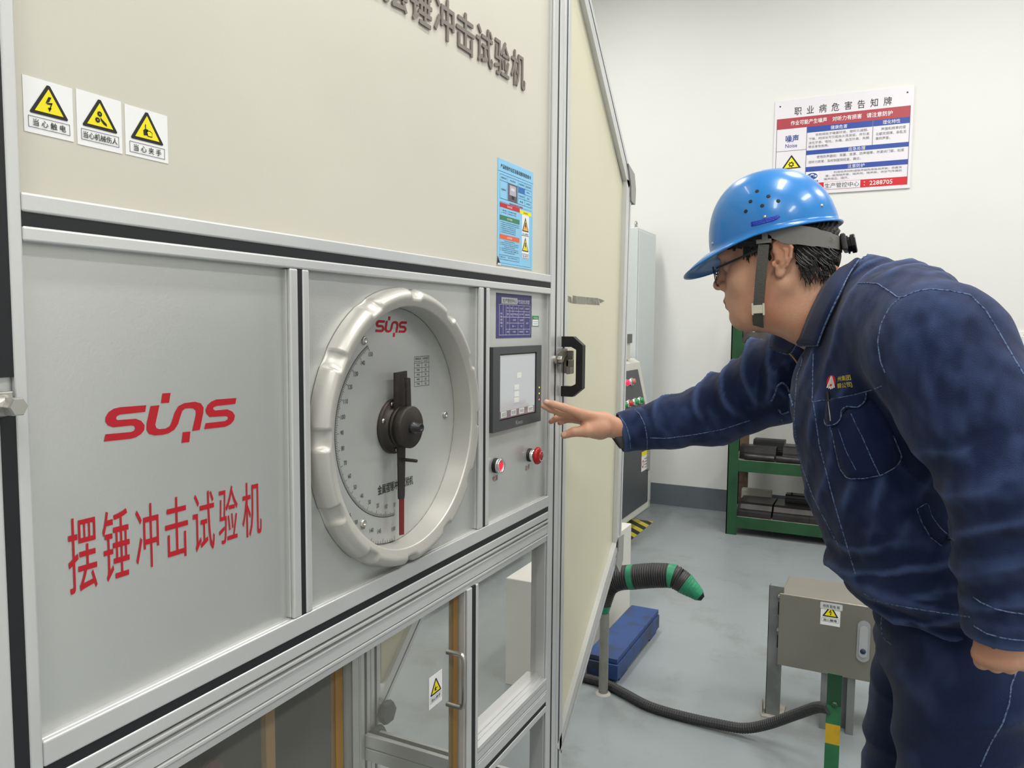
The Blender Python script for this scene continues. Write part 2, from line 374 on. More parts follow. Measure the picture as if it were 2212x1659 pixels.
# wing on the right: octagonal guard, same plane as the front
def wing(y, sgn, name):
    a = [(1.668, TOPZ - .02), (1.668, .325), (2.06, .735), (2.10, 1.79), (1.80, 2.14)]
    a = [(1.668, 2.268), (1.668, .362), (2.058, .745), (2.095, 1.775)]
    w = MB().prism(a, (0, y + .013, 0), (1, 0, 0), (0, 0, 1), (0, 1, 0), .006).build(name, CREAMW, M)
    return w
wing(0, 1, 'wing_panel'); 
def edge_profile(a, b, w, y, off, name='wing_frame'):
    """profile from a to b (X, Z) of width w on the inner side given by off; two lands with a dark groove"""
    a, b = np.array(a), np.array(b); d_ = (b - a) / np.linalg.norm(b - a); n_ = np.array([-d_[1], d_[0]]) * off
    def strip(w0, w1, ya, yb, m, nm, par):
        p = [a + n_ * w0, b + n_ * w0, b + n_ * w1, a + n_ * w1]
        return MB().prism([tuple(q) for q in p], (0, ya, 0), (1, 0, 0), (0, 0, 1), (0, 1, 0), yb - ya).build(nm, m, par, bevel=.0015 if nm == name else 0)
    o = strip(0, w, y + .004, y + .04, ALU, name, M)
    strip(w * .0, w * .28, y, y + .0045, ALU, 'frame_lip', o); strip(w * .42, w, y, y + .0045, ALU, 'frame_lip', o); strip(w * .28, w * .42, y + .002, y + .0048, RUB, 'groove_strip', o)
for y in (0, .525):
    edge_profile((2.137, 1.79), (2.102, .745), .043, y, -1)
    edge_profile((1.668, 2.29), (2.14, 1.80), .043, y, -1)
    edge_profile((2.10, .74), (1.668, .335), .043, y, -1)
PLG = mat('gray_plastic', rgb(150, 150, 146), .5)
MB().prism([(2.09, 1.835), (2.15, 1.815), (2.165, 1.775), (2.162, 1.73), (2.125, 1.735), (2.12, 1.775)], (0, -.004, 0), (1, 0, 0), (0, 0, 1), (0, 1, 0), .03).build('corner_bracket', PLG, M, bevel=.003)
MB().prism([(2.07, .775), (2.115, .775), (2.112, .70), (2.085, .668), (2.05, .70), (2.068, .735)], (0, -.004, 0), (1, 0, 0), (0, 0, 1), (0, 1, 0), .03).build('corner_bracket', PLG, M, bevel=.003)
# rear frame seen through the glass
for x0 in (1.572, 1.6, 1.632): pass
post(1.56, 1.602, 0, TOPZ, (1.576, 1.586), .525, .567); post(1.604, 1.646, 0, TOPZ, (1.62, 1.63), .525, .567); post(.352, .41, 0, TOPZ, None, .525, .567)
wing(.525, 1, 'wing_panel')
for z in (.243, .280):
    mb = MB(); mb.box(1.575, 1.615, .045, .525, z - .017, z + .017); o = mb.build('side_rail', ALU, M, bevel=.002)
    MB().box(1.588, 1.602, .045, .525, z + .0165, z + .0176).build('groove_strip', RUB, o)
JOINT = mat('cast_joint', rgb(70, 74, 78), .5, metal=.4)
for x, z in ((1.655, .325), (1.612, .275)):
    MB().lathe([(.03, 0), (.034, .01), (.03, .022)], (x, .50, z), (0, 1, 0), seg=6, smooth=False).build('hinge_joint', JOINT, M, bevel=.002)
MB().box(.41, 1.56, .535, .545, .9, TOPZ).build('rear_panel', CREAM, M)
# casting inside the left half
DARK = mat('dark_casting', rgb(16, 17, 18), .5, var=.3, vscale=6)
mb = MB(); mb.box(.45, 1.02, .16, .5, 0, .52); mb.box(.43, 1.0, .12, .46, .52, .885); mb.box(.42, .45, .05, .52, 0, .9)
mb.build('anvil_casting', DARK, M, bevel=.01)
MB().box(.42, 1.50, .505, .515, .06, .9).build('inner_screen', mat('dark_screen', rgb(50, 52, 49), .45), M)
MB().lathe([(.0, 0), (.013, .002), (.016, .008), (.013, .012), (0, .014)], tuple(at(452, 1662, 1, .115)), (0, -1, 0), seg=24).build('red_knob', mat('dark_red_enamel', rgb(70, 6, 10), .35), M)

# glass
def glass_mat():
    m = bpy.data.materials.new('clear_glazing'); m.use_nodes = True; nt = m.node_tree; b = nt.nodes['Principled BSDF']
    b.inputs['Base Color'].default_value = rgb(206, 206, 196); b.inputs['Roughness'].default_value = .03; b.inputs['Alpha'].default_value = .10; b.inputs['IOR'].default_value = 1.5
    return m
GL = glass_mat()
AMB = mat('amber_edge', rgb(140, 106, 54), .4)
MB().box(1.241, 1.568, .028, .031, .558, .893).build('glass_pane', GL, M)
MB().box(.87, 1.197, .020, .024, .05, .893).build('sliding_door', GL, M)
MB().box(.43, .90, .034, .038, .05, .893).build('sliding_door', GL, M)
for x0, y0 in ((1.178, .018), (.862, .032), (.736, .046)):
    o = MB().box(x0, x0 + .017, y0, y0 + .01, .05, .893).build('edge_strip', AMB, M, label='amber edge strip', bevel=.001)
MB().box(1.243, 1.262, .032, .045, .556, .893).build('inner_stile', ALU, M); MB().box(1.241, 1.568, .026, .034, .545, .5585).build('glazing_bead', ALU, M, bevel=.002)

# D handle on the glass door
STEEL = mat('brushed_steel', rgb(190, 188, 182), .28, metal=.9, var=.15, vscale=20)
hx = 1.158; zt = at(965, 1408, 1, .02)[2]; zb = at(963, 1522, 1, .02)[2]
MB().tube(smooth_path([(hx, .02, zt), (hx, -.004, zt), (hx, -.0125, zt - .002), (hx, -.0165, zt - .012), (hx, -.0165, (zt + zb) / 2), (hx, -.0165, zb + .012), (hx, -.0125, zb + .002), (hx, -.004, zb), (hx, .02, zb)], 5), .0048, seg=12).build('door_handle', STEEL, M)
c = at(942, 1488, 1, .02)
def sticker(name, par, cx, cz, w, h, y, kind, text, label, s=None, rot=0):
    F = Flat((cx, y, cz), (1, 0, 0), (0, 0, 1), (0, -1, 0)); F.slab(-w / 2, -h / 2, w / 2, h / 2, .0004, WHITE); warning_print(F, 0, 0.01 * h, s or min(w, h), kind, text); return F.build(name, par, label)
sticker('warning_sticker', M, c[0] - .002, c[2], .043, .058, .0195, 'hand', '当心夹手', 'small white sticker with yellow hand triangle on the glass door', .046)
for (u0, v0, u1, v1), kd, tx, lb in (((47, 160, 159, 307), 'bolt', '当 心 触 电', 'lightning triangle sticker, leftmost of the row of three'), ((163, 191, 264, 333), 'gears', '当心机械伤人', 'gear triangle sticker in the middle of the row'), ((268, 224, 363, 354), 'hand', '当 心 夹 手', 'hand triangle sticker, rightmost of the row of three')):
    a, b = at(u0, v0, 1, PY), at(u1, v1, 1, PY); sticker('warning_sticker', M, (a[0] + b[0]) / 2, (a[2] + b[2]) / 2, abs(b[0] - a[0]), abs(a[2] - b[2]), PY - .0005, kd, tx, lb)

# logo and red lettering on the steel sheet
LOGO = [[(0.286,0.267),(0.277,0.227),(0.105,0.228),(0.086,0.219),(0.081,0.207),(0.09,0.197),(0.211,0.192),(0.247,0.176),(0.27,0.147),(0.266,0.116),(0.243,0.095),(0.207,0.08),(0.172,0.076),(0.0,0.082),(0.011,0.123),(0.177,0.116),(0.199,0.122),(0.206,0.136),(0.199,0.15),(0.18,0.155),(0.06,0.158),(0.028,0.173),(0.013,0.197),(0.016,0.222),(0.035,0.249),(0.069,0.266),(0.111,0.271)],[(0.316,0.259),(0.379,0.259),(0.345,0.14),(0.353,0.119),(0.372,0.11),(0.42,0.108),(0.451,0.12),(0.467,0.148),(0.489,0.201),(0.518,0.239),(0.563,0.255),(0.649,0.257),(0.696,0.242),(0.717,0.213),(0.714,0.179),(0.683,0.069),(0.621,0.069),(0.655,0.178),(0.653,0.201),(0.634,0.215),(0.602,0.22),(0.57,0.22),(0.548,0.207),(0.532,0.173),(0.514,0.128),(0.485,0.094),(0.441,0.076),(0.398,0.072),(0.34,0.075),(0.299,0.089),(0.283,0.118),(0.285,0.154)],[(0.403,0.33),(0.463,0.329),(0.45,0.268),(0.391,0.27)],[(0.548,0.07),(0.607,0.067),(0.596,0.0),(0.536,0.002)],[(1.0,0.253),(0.99,0.213),(0.827,0.214),(0.801,0.208),(0.795,0.195),(0.812,0.184),(0.917,0.182),(0.962,0.162),(0.984,0.132),(0.975,0.102),(0.947,0.079),(0.901,0.065),(0.719,0.069),(0.731,0.107),(0.896,0.104),(0.918,0.113),(0.924,0.127),(0.91,0.137),(0.766,0.145),(0.74,0.17),(0.733,0.196),(0.75,0.226),(0.781,0.246),(0.824,0.257)]]
LR = mat('red_vinyl', rgb(178, 24, 38), .45)
def logo(par, x0, z0, w, y, name='logo_lettering', sz=1.0):
    from mathutils.geometry import tessellate_polygon
    mb = MB()
    for lp in LOGO:
        pts = [Vector((x0 + a * w, y, z0 + b * w * sz)) for a, b in lp]; mb.add(pts, tessellate_polygon([pts]))
    return mb.build(name, LR, par)
logo(M, .4922, 1.2484, .1716, PY - .0004)
F = Flat((0, PY - .0002, 0), (1, 0, 0), (0, 0, 1), (0, -1, 0))
chars = '摆锤冲击试验机'
cb = [(145, 1115, 210, 1278), (220, 1100, 281, 1252), (291, 1088, 344, 1228), (355, 1073, 407, 1207), (415, 1062, 464, 1192), (471, 1050, 514, 1172), (522, 1040, 565, 1158)]
for ch, (u0, v0, u1, v1) in zip(chars, cb):
    a, b = at(u0, (v0 + v1) / 2, 1, PY), at(u1, (v0 + v1) / 2, 1, PY); um = (u0 + u1) / 2; t_, o_ = at(um, v0, 1, PY), at(um, v1, 1, PY)
    F.text(ch, (a[0] + b[0]) / 2, (t_[2] + o_[2]) / 2, (b[0] - a[0]) * .95, t_[2] - o_[2], LR, 2, res=3)
F.build('red_lettering', M)
# raised letters on the upper panel
LET = mat('bronze_gray_letters', rgb(124, 116, 108), .5)
def letter3d(ch, x, z, w, h, y, th, par):
    v, fs = glyphs(ch, 0, 3); mn, mx = v.min(0), v.max(0); k = (v - (mn + mx) / 2) / (mx - mn) * np.array([w, h]); n = len(k)
    cnt = {}
    for q in fs:
        for i in range(len(q)):
            e = (q[i], q[(i + 1) % len(q)]); cnt[e] = 1
    mb = MB()
    for dx, dz, dt in ((-.0008, 0, 0), (.0008, 0, .00003), (0, .0008, .00006), (0, -.0008, .00009)):
        top = [(x + a + dx, y - th - dt, z + b + dz) for a, b in k]; bot = [(x + a + dx, y, z + b + dz) for a, b in k]
        mb.add(top + bot, list(fs) + [(a, b, b + n, a + n)[::-1] for (a, b) in cnt if (b, a) not in cnt])
    return mb.build('raised_letter', LET, par)
top = '金属摆锤冲击试验机'
xs0, pit = at(1117, 200, 1, PY)[0], .0708
for i, ch in enumerate(top):
    k = len(top) - 1 - i
    letter3d(ch, xs0 - k * pit, 1.891, .062, .067, PY - .0015, .0018, M)

# ---- dial
RING = mat('cast_silver_ring', rgb(198, 196, 189), .38, metal=.4, var=.04, vscale=6, bump=.04, bscale=200)
seg = 480; rows = []
prof = [(.1885, .034), (.190, -.006), (.1905, -.0085), (.192, -.0095), (.197, -.0118), (.202, -.0138), (.205, -.0145), (.208, -.0142), (.211, -.0128), (.2135, -.0105), (.2158, -.007), (.2175, -.003), (.2187, .001), (.2195, .006), (.2198, .012)]
for k in range(seg + 1):
    t = 2 * math.pi * k / seg; dn = (math.degrees(t) + 2) % 30; dn = min(dn, 30 - dn); row = []
    for (r_, y) in prof:
        g = 0
        if r_ > .2: g = .0125 * max(0, 1 - ((r_ - .2185) / .0145) ** 2) ** .5 * max(0, 1 - (dn / 3.9) ** 2) ** .5
        row.append((DC[0] + (r_ - g * .12) * math.cos(t), (min(y + g, .0125) if r_ > .2 else y), DC[1] + (r_ - g * .12) * math.sin(t)))
    rows.append(row)
dial = MB().grid(rows).build('dial_ring', RING, M, label='thick silver ring with scalloped notches')
plate = MB().lathe([(.197, 0), (.197, .004)], (DC[0], .032, DC[1]), (0, -1, 0), seg=64, smooth=False).build('dial_plate', SHEET, M)
MB().grid([[(DC[0] + q * math.cos(2 * math.pi * k / 64), .0275, DC[1] + q * math.sin(2 * math.pi * k / 64)) for k in range(65)] for q in (.1885, .1902)]).build('gap_ring', GAP, plate)
DPY = .0278
F = Flat((DC[0] + .0015, DPY, DC[1] + .0005), (1, 0, 0), (0, 0, 1), (0, -1, 0), .00015)
R1 = .1455
ang = lambda v: -math.pi / 2 - math.radians(v * 1.015)
for k in range(60):
    F.ring(0, 0, R1, R1 + .0009, INK, 1, ang(150 * k / 60), ang(150 * (k + 1) / 60), 1)
for v in range(0, 151):
    L = .0085 if v % 10 == 0 else (.006 if v % 5 == 0 else .0042); t = ang(v); c_, s_ = math.cos(t), math.sin(t)
    F.line([(R1 * c_, R1 * s_), ((R1 - L) * c_, (R1 - L) * s_)], .0006, INK, 2)
    if v % 10 == 0: F.text(str(v), (R1 - .0155) * c_, (R1 - .0155) * s_ + .001, .0028 * len(str(v)) + .001, .0068, INK, 2)
for rr, wd in ((.1835, .0009), (.1868, .0007)): F.ring(0, -.004, rr, rr + wd, INK, 1, ang(0), ang(42), 24)
for k in range(0, 43):
    t = ang(k); c_, s_ = math.cos(t), math.sin(t)
    if k % 2 == 0: F.line([(.1838 * c_, .1838 * s_ - .004), ((.1838 - (.008 if k % 10 == 0 else .0045)) * c_, (.1838 - (.008 if k % 10 == 0 else .0045)) * s_ - .004)], .0006, INK, 2); F.line([(.1872 * c_, .1872 * s_ - .004), (.1905 * c_, .1905 * s_ - .004)], .0005, INK, 2)
for v, a_ in ((150, 1), (145, 14), (140, 21), (135, 29), (130, 36), (125, 43), (120, 50), (115, 57)):
    t = ang(a_); F.text(str(v), .168 * math.cos(t), .168 * math.sin(t), .0095, .0068, INK, 2)
F.text('金属摆锤冲击试验机', -.001 + .0055, 1.121 - DC[1], .098, .0155, INK, 2, bold=.01)
F.build('scale_print', plate); F = Flat((DC[0] + .0015, DPY, DC[1] + .0005), (1, 0, 0), (0, 0, 1), (0, -1, 0), .00015)
x0, x1, z0, z1 = .0585, .1035, .0580, .1085
F.frame(x0, z0, x1, z1, .0006, INK, 1); F.line([((x0 + x1) / 2, z0), ((x0 + x1) / 2, z1)], .0005, INK, 1)
for k in range(1, 6): F.line([(x0, z0 + (k - 0) * .0078), (x1, z0 + k * .0078)], .0005, INK, 1)
F.text('摆锤能量', x0 + .011, z1 - .004, .017, .0042, INK, 2); F.text('试样类型', x1 - .011, z1 - .004, .017, .0042, INK, 2)
F.text('STRIKE ENERGY', x0 + .011, z1 - .0088, .018, .002, INK, 2); F.text('SAMPLE', x1 - .011, z1 - .0088, .012, .002, INK, 2)
for k, (p, q) in enumerate((('150J', '10'), ('300J', '10'), ('450J', '10'), ('600J', '10'), ('750J', '10'))):
    F.text(p, x0 + .011, z0 + .0039 + (4 - k) * .0078, .0085, .004, INK, 2); F.text(q, x1 - .011, z0 + .0039 + (4 - k) * .0078, .0045, .004, INK, 2)
F.build('energy_table', plate)
lx = at(811, 705, 1, DPY)[0]; logo(plate, lx, at(845, 728, 1, DPY)[2], at(879, 705, 1, DPY)[0] - lx, DPY - .0002, sz=1.15)
for u, v in ((961, 896), (784, 1130), (786, 735)):
    p = at(u, v, 1, DPY); o = MB().lathe([(.0062, 0), (.0062, .002), (.005, .0035), (.003, .0035), (.0028, .001), (0, .001)], tuple(p), (0, -1, 0), seg=20, cap=False).build('screw', STEEL, plate)
RUST = mat('rusty_dark_iron', rgb(60, 56, 54), .48, metal=.55, var=.2, vscale=90, col2=rgb(86, 66, 54), bump=.15, bscale=400, lo=.58, hi=.8)
hub = MB().lathe([(.0445, .0), (.0445, .005), (.043, .006), (.0335, .006), (.0335, .012), (.031, .0125), (.0325, .013), (.0325, .019), (.0305, .0195), (.0335, .020), (.0335, .034), (.032, .0355), (0, .0355)], (DC[0], DPY, DC[1]), (0, -1, 0), seg=48).build('hub', RUST, M)
MB().lathe([(.0095, 0), (.0095, .006), (.0075, .007), (.0075, .017), (.0066, .018), (.0042, .018), (.004, .012), (0, .012)], (DC[0], DPY - .0355, DC[1]), (0, -1, 0), seg=24, cap=False).build('hub_bolt', mat('black_steel_bolt', rgb(60, 60, 62), .35, metal=.7), hub)
for dx, dz in ((-.036, .012), (.012, -.036), (.0, -.038), (-.012, .036)):
    MB().lathe([(.004, 0), (.004, .002), (0, .002)], (DC[0] + dx, DPY - .006, DC[1] + dz), (0, -1, 0), seg=12).build('screw', STEEL, hub)
for nm, lb, poly, yy, th in (('upper_arm', None, [(-.017, .02), (.017, .02), (.0155, .088), (-.0165, .0865)], .012, .004), ('lower_pointer', None, [(-.010, -.02), (.010, -.02), (.0075, -.112), (.006, -.118), (-.0075, -.1165), (-.0085, -.112)], .0115, .003), ('lower_pointer_tip', 'dark red pointer tip', [(-.0065, -.1165), (.006, -.1175), (.0055, -.1765), (-.0065, -.175)], .0118, .0015), ('short_arm', None, [(-.005, .028), (.0065, .028), (.004, .0775), (-.0065, .079)], -.002, .004)):
    m_ = mat('dark_red_paint', rgb(112, 26, 28), .5) if 'tip' in nm else RUST
    MB().prism(poly, (DC[0], yy + th, DC[1]), (1, 0, 0), (0, 0, 1), (0, -1, 0), th).build(nm, m_, M, lb, bevel=.0006)
MB().lathe([(.0028, 0), (.0028, .026), (.0022, .027), (0, .027)], (DC[0] + .002, .0115, 1.165), (0, -1, 0), seg=12).build('pointer_pin', RUST, M)

# ---- control panel: screen, buttons, cards
BZ = mat('dark_gray_bezel', rgb(72, 75, 78), .45, bump=.03, bscale=600); BZS = mat('black_screen_rim', rgb(22, 23, 25), .4)
hx0, hx1, hz0, hz1 = 1.3005, 1.527, 1.1715, 1.338; sx0, sx1, sz0, sz1 = 1.334, 1.4985, 1.1945, 1.321
hm = MB(); hm.box(hx0, hx1, .0035, PY, hz0, sz0 - .003); hm.box(hx0, hx1, .0035, PY, sz1 + .003, hz1); hm.box(hx0, sx0 - .004, .0035, PY, sz0 - .003, sz1 + .003); hm.box(sx1 + .004, hx1, .0035, PY, sz0 - .003, sz1 + .003)
H = hm.build('touch_screen', BZ, M, 'dark gray framed touch screen with pale display')
mb = MB(); a = (sx0 - .004, sx1 + .004, sz0 - .003, sz1 + .003)
mb.box(a[0], a[1], .006, .0125, a[2], a[3]); mb.build('screen_rim', BZS, H)
SCRM = mat('lit_display', rgb(186, 190, 194), .15, emit=.15, coat=.6)
SCRB = mat('display_band', rgb(140, 126, 138), .15, emit=.1, coat=.6); SCRW = mat('display_button', rgb(216, 217, 212), .15, emit=.15, coat=.6)
F = Flat((0, .0058, 0), (1, 0, 0), (0, 0, 1), (0, -1, 0), .0002); F.rect(sx0, sz0, sx1, sz1, SCRM, 1)
for k in range(5): F.rect(sx0, sz0 + k * .003, sx1, sz0 + (k + 1) * .003, SCRB, 2)
for (x, z, w, h) in ((.52, .66, .13, .09), (.45, .47, .14, .085), (.45, .36, .14, .085), (.45, .26, .14, .085)):
    F.rect(sx0 + (x - w / 2) * .1645, sz0 + (z - h / 2) * .1265, sx0 + (x + w / 2) * .1645, sz0 + (z + h / 2) * .1265, SCRW, 3)
for x, tx in ((.1, '返回'), (.37, '取摆'), (.6, '冲击'), (.86, '放摆')):
    F.rect(sx0 + (x - .075) * .1645, sz0 + .0025, sx0 + (x + .075) * .1645, sz0 + .0145, SCRW, 3); F.text(tx, sx0 + x * .1645, sz0 + .0085, .018, .008, GRAYP, 4)
F.build('display', H)
F = Flat((0, .0035, 0), (1, 0, 0), (0, 0, 1), (0, -1, 0), .0002); F.text('Kinco', (hx0 + hx1) / 2 + .004, (hz0 + sz0) / 2 - .002, .031, .0085, mat('logo_gray', rgb(170, 172, 174), .5), 1, res=4)
for k, (cc, z) in enumerate((((235, 200, 40), 1.246), ((190, 200, 50), 1.233), ((255, 90, 90), 1.2195))):
    F.disc(1.5165, z, .0018, mat('led_%d' % k, rgb(*cc), .3, emit=3.0), 2, 10)
F.build('bezel_print', H)
CHR = mat('chrome_collar', rgb(225, 225, 225), .15, metal=1.0); BLK = mat('black_plastic', rgb(24, 24, 26), .45)
bt = empty('button', (0, 0, 0), None, None); COL.objects.unlink(bt); bpy.data.objects.remove(bt)
def pushbutton(x, z, r_, par, y=PY):
    b = MB().lathe([(r_, 0), (r_, .006), (r_ * .97, .008)], (x, y, z), (0, -1, 0), seg=32).build('push_button', BLK, par, 'round push button with lit red lens and chrome collar')
    MB().lathe([(r_ * .98, .008), (r_ * 1.0, .0085), (r_, .0145), (r_ * .93, .016), (r_ * .74, .0155), (r_ * .72, .0125)], (x, y, z), (0, -1, 0), seg=32, cap=False).build('chrome_collar', CHR, b)
    MB().lathe([(r_ * .74, .0125), (r_ * .5, .0138), (0, .0142)], (x, y, z), (0, -1, 0), seg=32, cap=False).build('lens', mat('lit_red_lens', rgb(235, 20, 45), .25, emit=.8), b)
    return b
pushbutton(1.328, 1.1035, .0148, M)
ex, ez = 1.4885, 1.1005
e = MB().lathe([(.0145, 0), (.0145, .004), (.013, .005)], (ex, PY, ez), (0, -1, 0), seg=32).build('emergency_stop', BLK, M, 'red mushroom emergency stop button')
MB().lathe([(.0118, .004), (.0125, .005), (.0125, .012), (.0105, .013), (.0105, .018)], (ex, PY, ez), (0, -1, 0), seg=32, cap=False).build('chrome_collar', CHR, e)
MB().lathe([(.010, .015), (.0165, .0162), (.019, .0185), (.0188, .022), (.016, .0262), (.010, .0288), (0, .0295)], (ex, PY, ez), (0, -1, 0), seg=40, cap=False).build('mushroom_cap', mat('red_plastic', rgb(176, 26, 26), .3), e)
F = Flat((ex, PY - .0297, ez), (1, 0, 0), (0, 0, 1), (0, -1, 0), .0001)
for a0 in (.4, .4 + math.pi): F.ring(0, 0, .0098, .0112, WHITE, 1, a0, a0 + 2.0, 10); F.poly([(.0105 * math.cos(a0 + 2.35), .0105 * math.sin(a0 + 2.35)), (.0128 * math.cos(a0 + 1.95), .0128 * math.sin(a0 + 1.95)), (.0084 * math.cos(a0 + 1.95), .0084 * math.sin(a0 + 1.95))], WHITE, 1)
F.build('arrow_print', e)
F = Flat((0, PY - .0001, 0), (1, 0, 0), (0, 0, 1), (0, -1, 0)); F.text('电源', 1.330, 1.0775, .022, .0115, mat('faded_red_print', rgb(150, 84, 80), .5), 1); F.text('急停', 1.480, 1.0745, .022, .0115, MATS['faded_red_print'], 1); F.build('button_caption', M)
# purple card
a, b = at(1072, 632, 1, PY), at(1147, 729, 1, PY); w, h = b[0] - a[0], a[2] - b[2]
PUR = mat('purple_card', rgb(64, 61, 120), .45); PURW = mat('card_print', rgb(216, 212, 234), .5); TAPE = mat('paper_tape', rgb(196, 196, 200), .6)
F = Flat((a[0], PY - .0008, b[2]), (w, 0, 0), (0, 0, h), (0, -1, 0)); F.slab(0, 0, 1, 1, .0006, PUR)
F.text('力学性能检测室', .70, .835, .46, .1, PURW, 2, bold=.02); F.rect(.12, .77, .565, .91, TAPE, 3); F.text('生产管控中心', .345, .84, .38, .09, INK, 4)
for y in (.07, .75): F.line([(.07, y), (.95, y)], .008, PURW, 2)
for y in (.61,): F.line([(.26, y), (.95, y)], .008, PURW, 2)
F.line([(.17, .475), (.95, .475)], .01, PURW, 2); F.line([(.35, .34), (.76, .34)], .008, PURW, 2); F.line([(.24, .2), (.95, .2)], .008, PURW, 2)
for x in (.07, .17, .25, .95): F.line([(x, .07), (x, .75)], .006, PURW, 2)
for x, y0, y1 in ((.35, .07, .475), (.59, .07, .475), (.76, .07, .475), (.35, .475, .75), (.44, .475, .75), (.6, .475, .75), (.76, .475, .75)): F.line([(x, y0), (x, y1)], .006, PURW, 2)
for tx, x, y, ww in (('单位', .30, .68, .06), ('功率', .395, .68, .06), ('出厂编号', .52, .68, .1), ('中心编号', .68, .68, .1), ('设备型号', .86, .68, .13), ('ZBC', .30, .54, .07), ('300', .395, .54, .06), ('PTM6300', .52, .54, .13), ('JLB-001', .68, .54, .13), ('摆锤试验机', .86, .54, .14), ('一级校', .47, .41, .12), ('二级保养', .68, .41, .12), ('张一', .47, .27, .1), ('飞翔', .68, .27, .06), ('责任人', .30, .34, .06), ('维护', .86, .34, .07), ('周期', .30, .14, .06), ('一季度', .47, .14, .1), ('中级维修', .68, .14, .12), ('年检', .86, .14, .07)):
    F.text(tx, x, y, ww, .045, PURW, 3)
for i, ch in enumerate('设备管理卡'): F.text(ch, .12, .55 - i * .07, .06, .045, PURW, 3)
F.build('purple_notice_card', M, 'purple printed notice card with white table above the screen')
a, b = at(1149, 682, 1, PY), at(1163, 705, 1, PY); w, h = b[0] - a[0], a[2] - b[2]
GRN = mat('green_print', rgb(40, 140, 80), .5); F = Flat((a[0], PY - .0006, b[2]), (w, 0, 0), (0, 0, h), (0, -1, 0)); F.slab(0, 0, 1, 1, .0004, WHITE); F.frame(0, 0, 1, 1, .06, GRN, 1); F.rect(.05, .66, .95, .95, GRN, 2); F.text('合格证', .5, .8, .7, .16, WHITE, 3); F.line([(.15, .45), (.85, .45)], .03, GRAYP, 2); F.line([(.15, .25), (.85, .25)], .03, GRAYP, 2)
F.build('inspection_label', M, 'tiny green and white inspection label beside the purple card')
# blue poster
BLP = mat('light_blue_paper', rgb(140, 204, 240), .4); ORG = mat('orange_print', rgb(228, 104, 60), .45); GRD = mat('dark_green_print', rgb(52, 128, 84), .45); YO = mat('amber_print', rgb(245, 180, 80), .45)
a, b, e_ = at(1075, 340, 1, PY), at(1073, 571, 1, PY), at(1151, 370, 1, PY); w, h = e_[0] - a[0], a[2] - b[2]
F = Flat((a[0], PY - .0009, b[2]), (w, 0, 0), (0, 0, h), (0, -1, 0), .00012); F.slab(0, 0, 1, 1, .0006, BLP)
F.text('产品检验作业区设备设施风险告知卡', .5, .935, .86, .042, INK, 2, bold=.02)
F.line([(0, .885), (1, .885)], .003, NAVY, 2); F.frame(.05, .63, .95, .86, .003, NAVY, 2)
for x0_, x1_, y_ in ((.05, .95, .8), (.55, .95, .745), (.55, .95, .69)): F.line([(x0_, y_), (x1_, y_)], .003, NAVY, 2)
for x_ in (.25, .55, .75): F.line([(x_, .63), (x_, .86)], .004, NAVY, 2)
for tx, x, y, ww in (('设备名称', .15, .83, .14), ('冲击试验机', .4, .83, .16), ('风险等级', .65, .83, .15), ('蓝色四级', .85, .83, .15), ('设备图片', .15, .72, .13), ('作业区域', .65, .715, .15), ('责任人', .85, .775, .1), ('电话', .85, .715, .07), ('班组', .65, .66, .1), ('人员信息', .85, .66, .13)): F.text(tx, x, y, ww, .018, INK, 3)
F.rect(.27, .635, .53, .8, mat('photo_dark', rgb(96, 84, 96), .5), 3); F.rect(.31, .69, .49, .785, mat('photo_light', rgb(186, 180, 192), .5), 4); F.rect(.345, .735, .45, .76, mat('photo_mid', rgb(222, 216, 222), .5), 5); F.rect(.37, .655, .44, .685, INK, 4); F.rect(.56, .75, .74, .798, mat('poster_blue', rgb(40, 110, 190), .5), 3)
F.text('危险有害因素及措施', .5, .605, .38, .022, RED, 3, bold=.02)
F.rect(.05, .55, .6, .592, RED, 2); F.text('危险因素', .32, .571, .14, .02, WHITE, 3); F.rect(.61, .54, .95, .58, YEL, 2); F.text('安全标志', .78, .56, .13, .02, INK, 3)
F.rect(.05, .43, .6, .475, GRD, 2); F.text('防护措施', .32, .452, .14, .02, WHITE, 3); F.rect(.05, .25, .6, .295, ORG, 2); F.text('应急措施', .32, .272, .14, .02, WHITE, 3)
lines = ['1.触电 2.机械伤害', '3.夹手 4.物体打击', '1.严格遵守安全操作规程正确穿戴劳保用品', '2.设备运行时严禁将手伸入防护罩内', '3.检查电气线路是否完好', '4.设备检修时必须切断电源', '5.试验结束后及时关机', '6.保持作业现场整洁']
for i, tx in enumerate(lines[:2]): F.text(tx, .3, .525 - i * .022, .4, .012, INK, 3)
for i, tx in enumerate(lines[2:]): F.text(tx, .07 + .21 + (.05 if i < 2 else 0), .412 - i * .019, .42 + (.1 if i < 2 else 0), .011, INK, 3)
for i in range(7): F.text(lines[2 + i % 6], .32, .235 - i * .018, .5 if i % 3 else .3, .010, INK, 3)
F.frame(.05, .055, .6, .1, .003, NAVY, 2); F.text('联系方式', .14, .078, .13, .014, INK, 3); F.text('生产管控中心', .42, .08, .28, .012, INK, 3)
F.frame(.05, .02, .95, .6, .0025, NAVY, 1); F.rect(.67, .33, .88, .54, WHITE, 2); F.rect(.67, .10, .88, .335, WHITE, 2)
for cy_, fl, kd in ((.405, YO, 'bolt'), (.205, YEL, 'gears')):
    F.poly([(.68, cy_ - .03), (.87, cy_ - .03), (.775, cy_ + .115)], INK, 3); F.poly([(.705, cy_ - .02), (.845, cy_ - .02), (.775, cy_ + .09)], fl, 4); F.poly([(.765, cy_ + .06), (.79, cy_ + .06), (.785, cy_ + .03), (.8, cy_ + .03), (.77, cy_ - .01), (.775, cy_ + .02), (.755, cy_ + .02)], INK, 5)
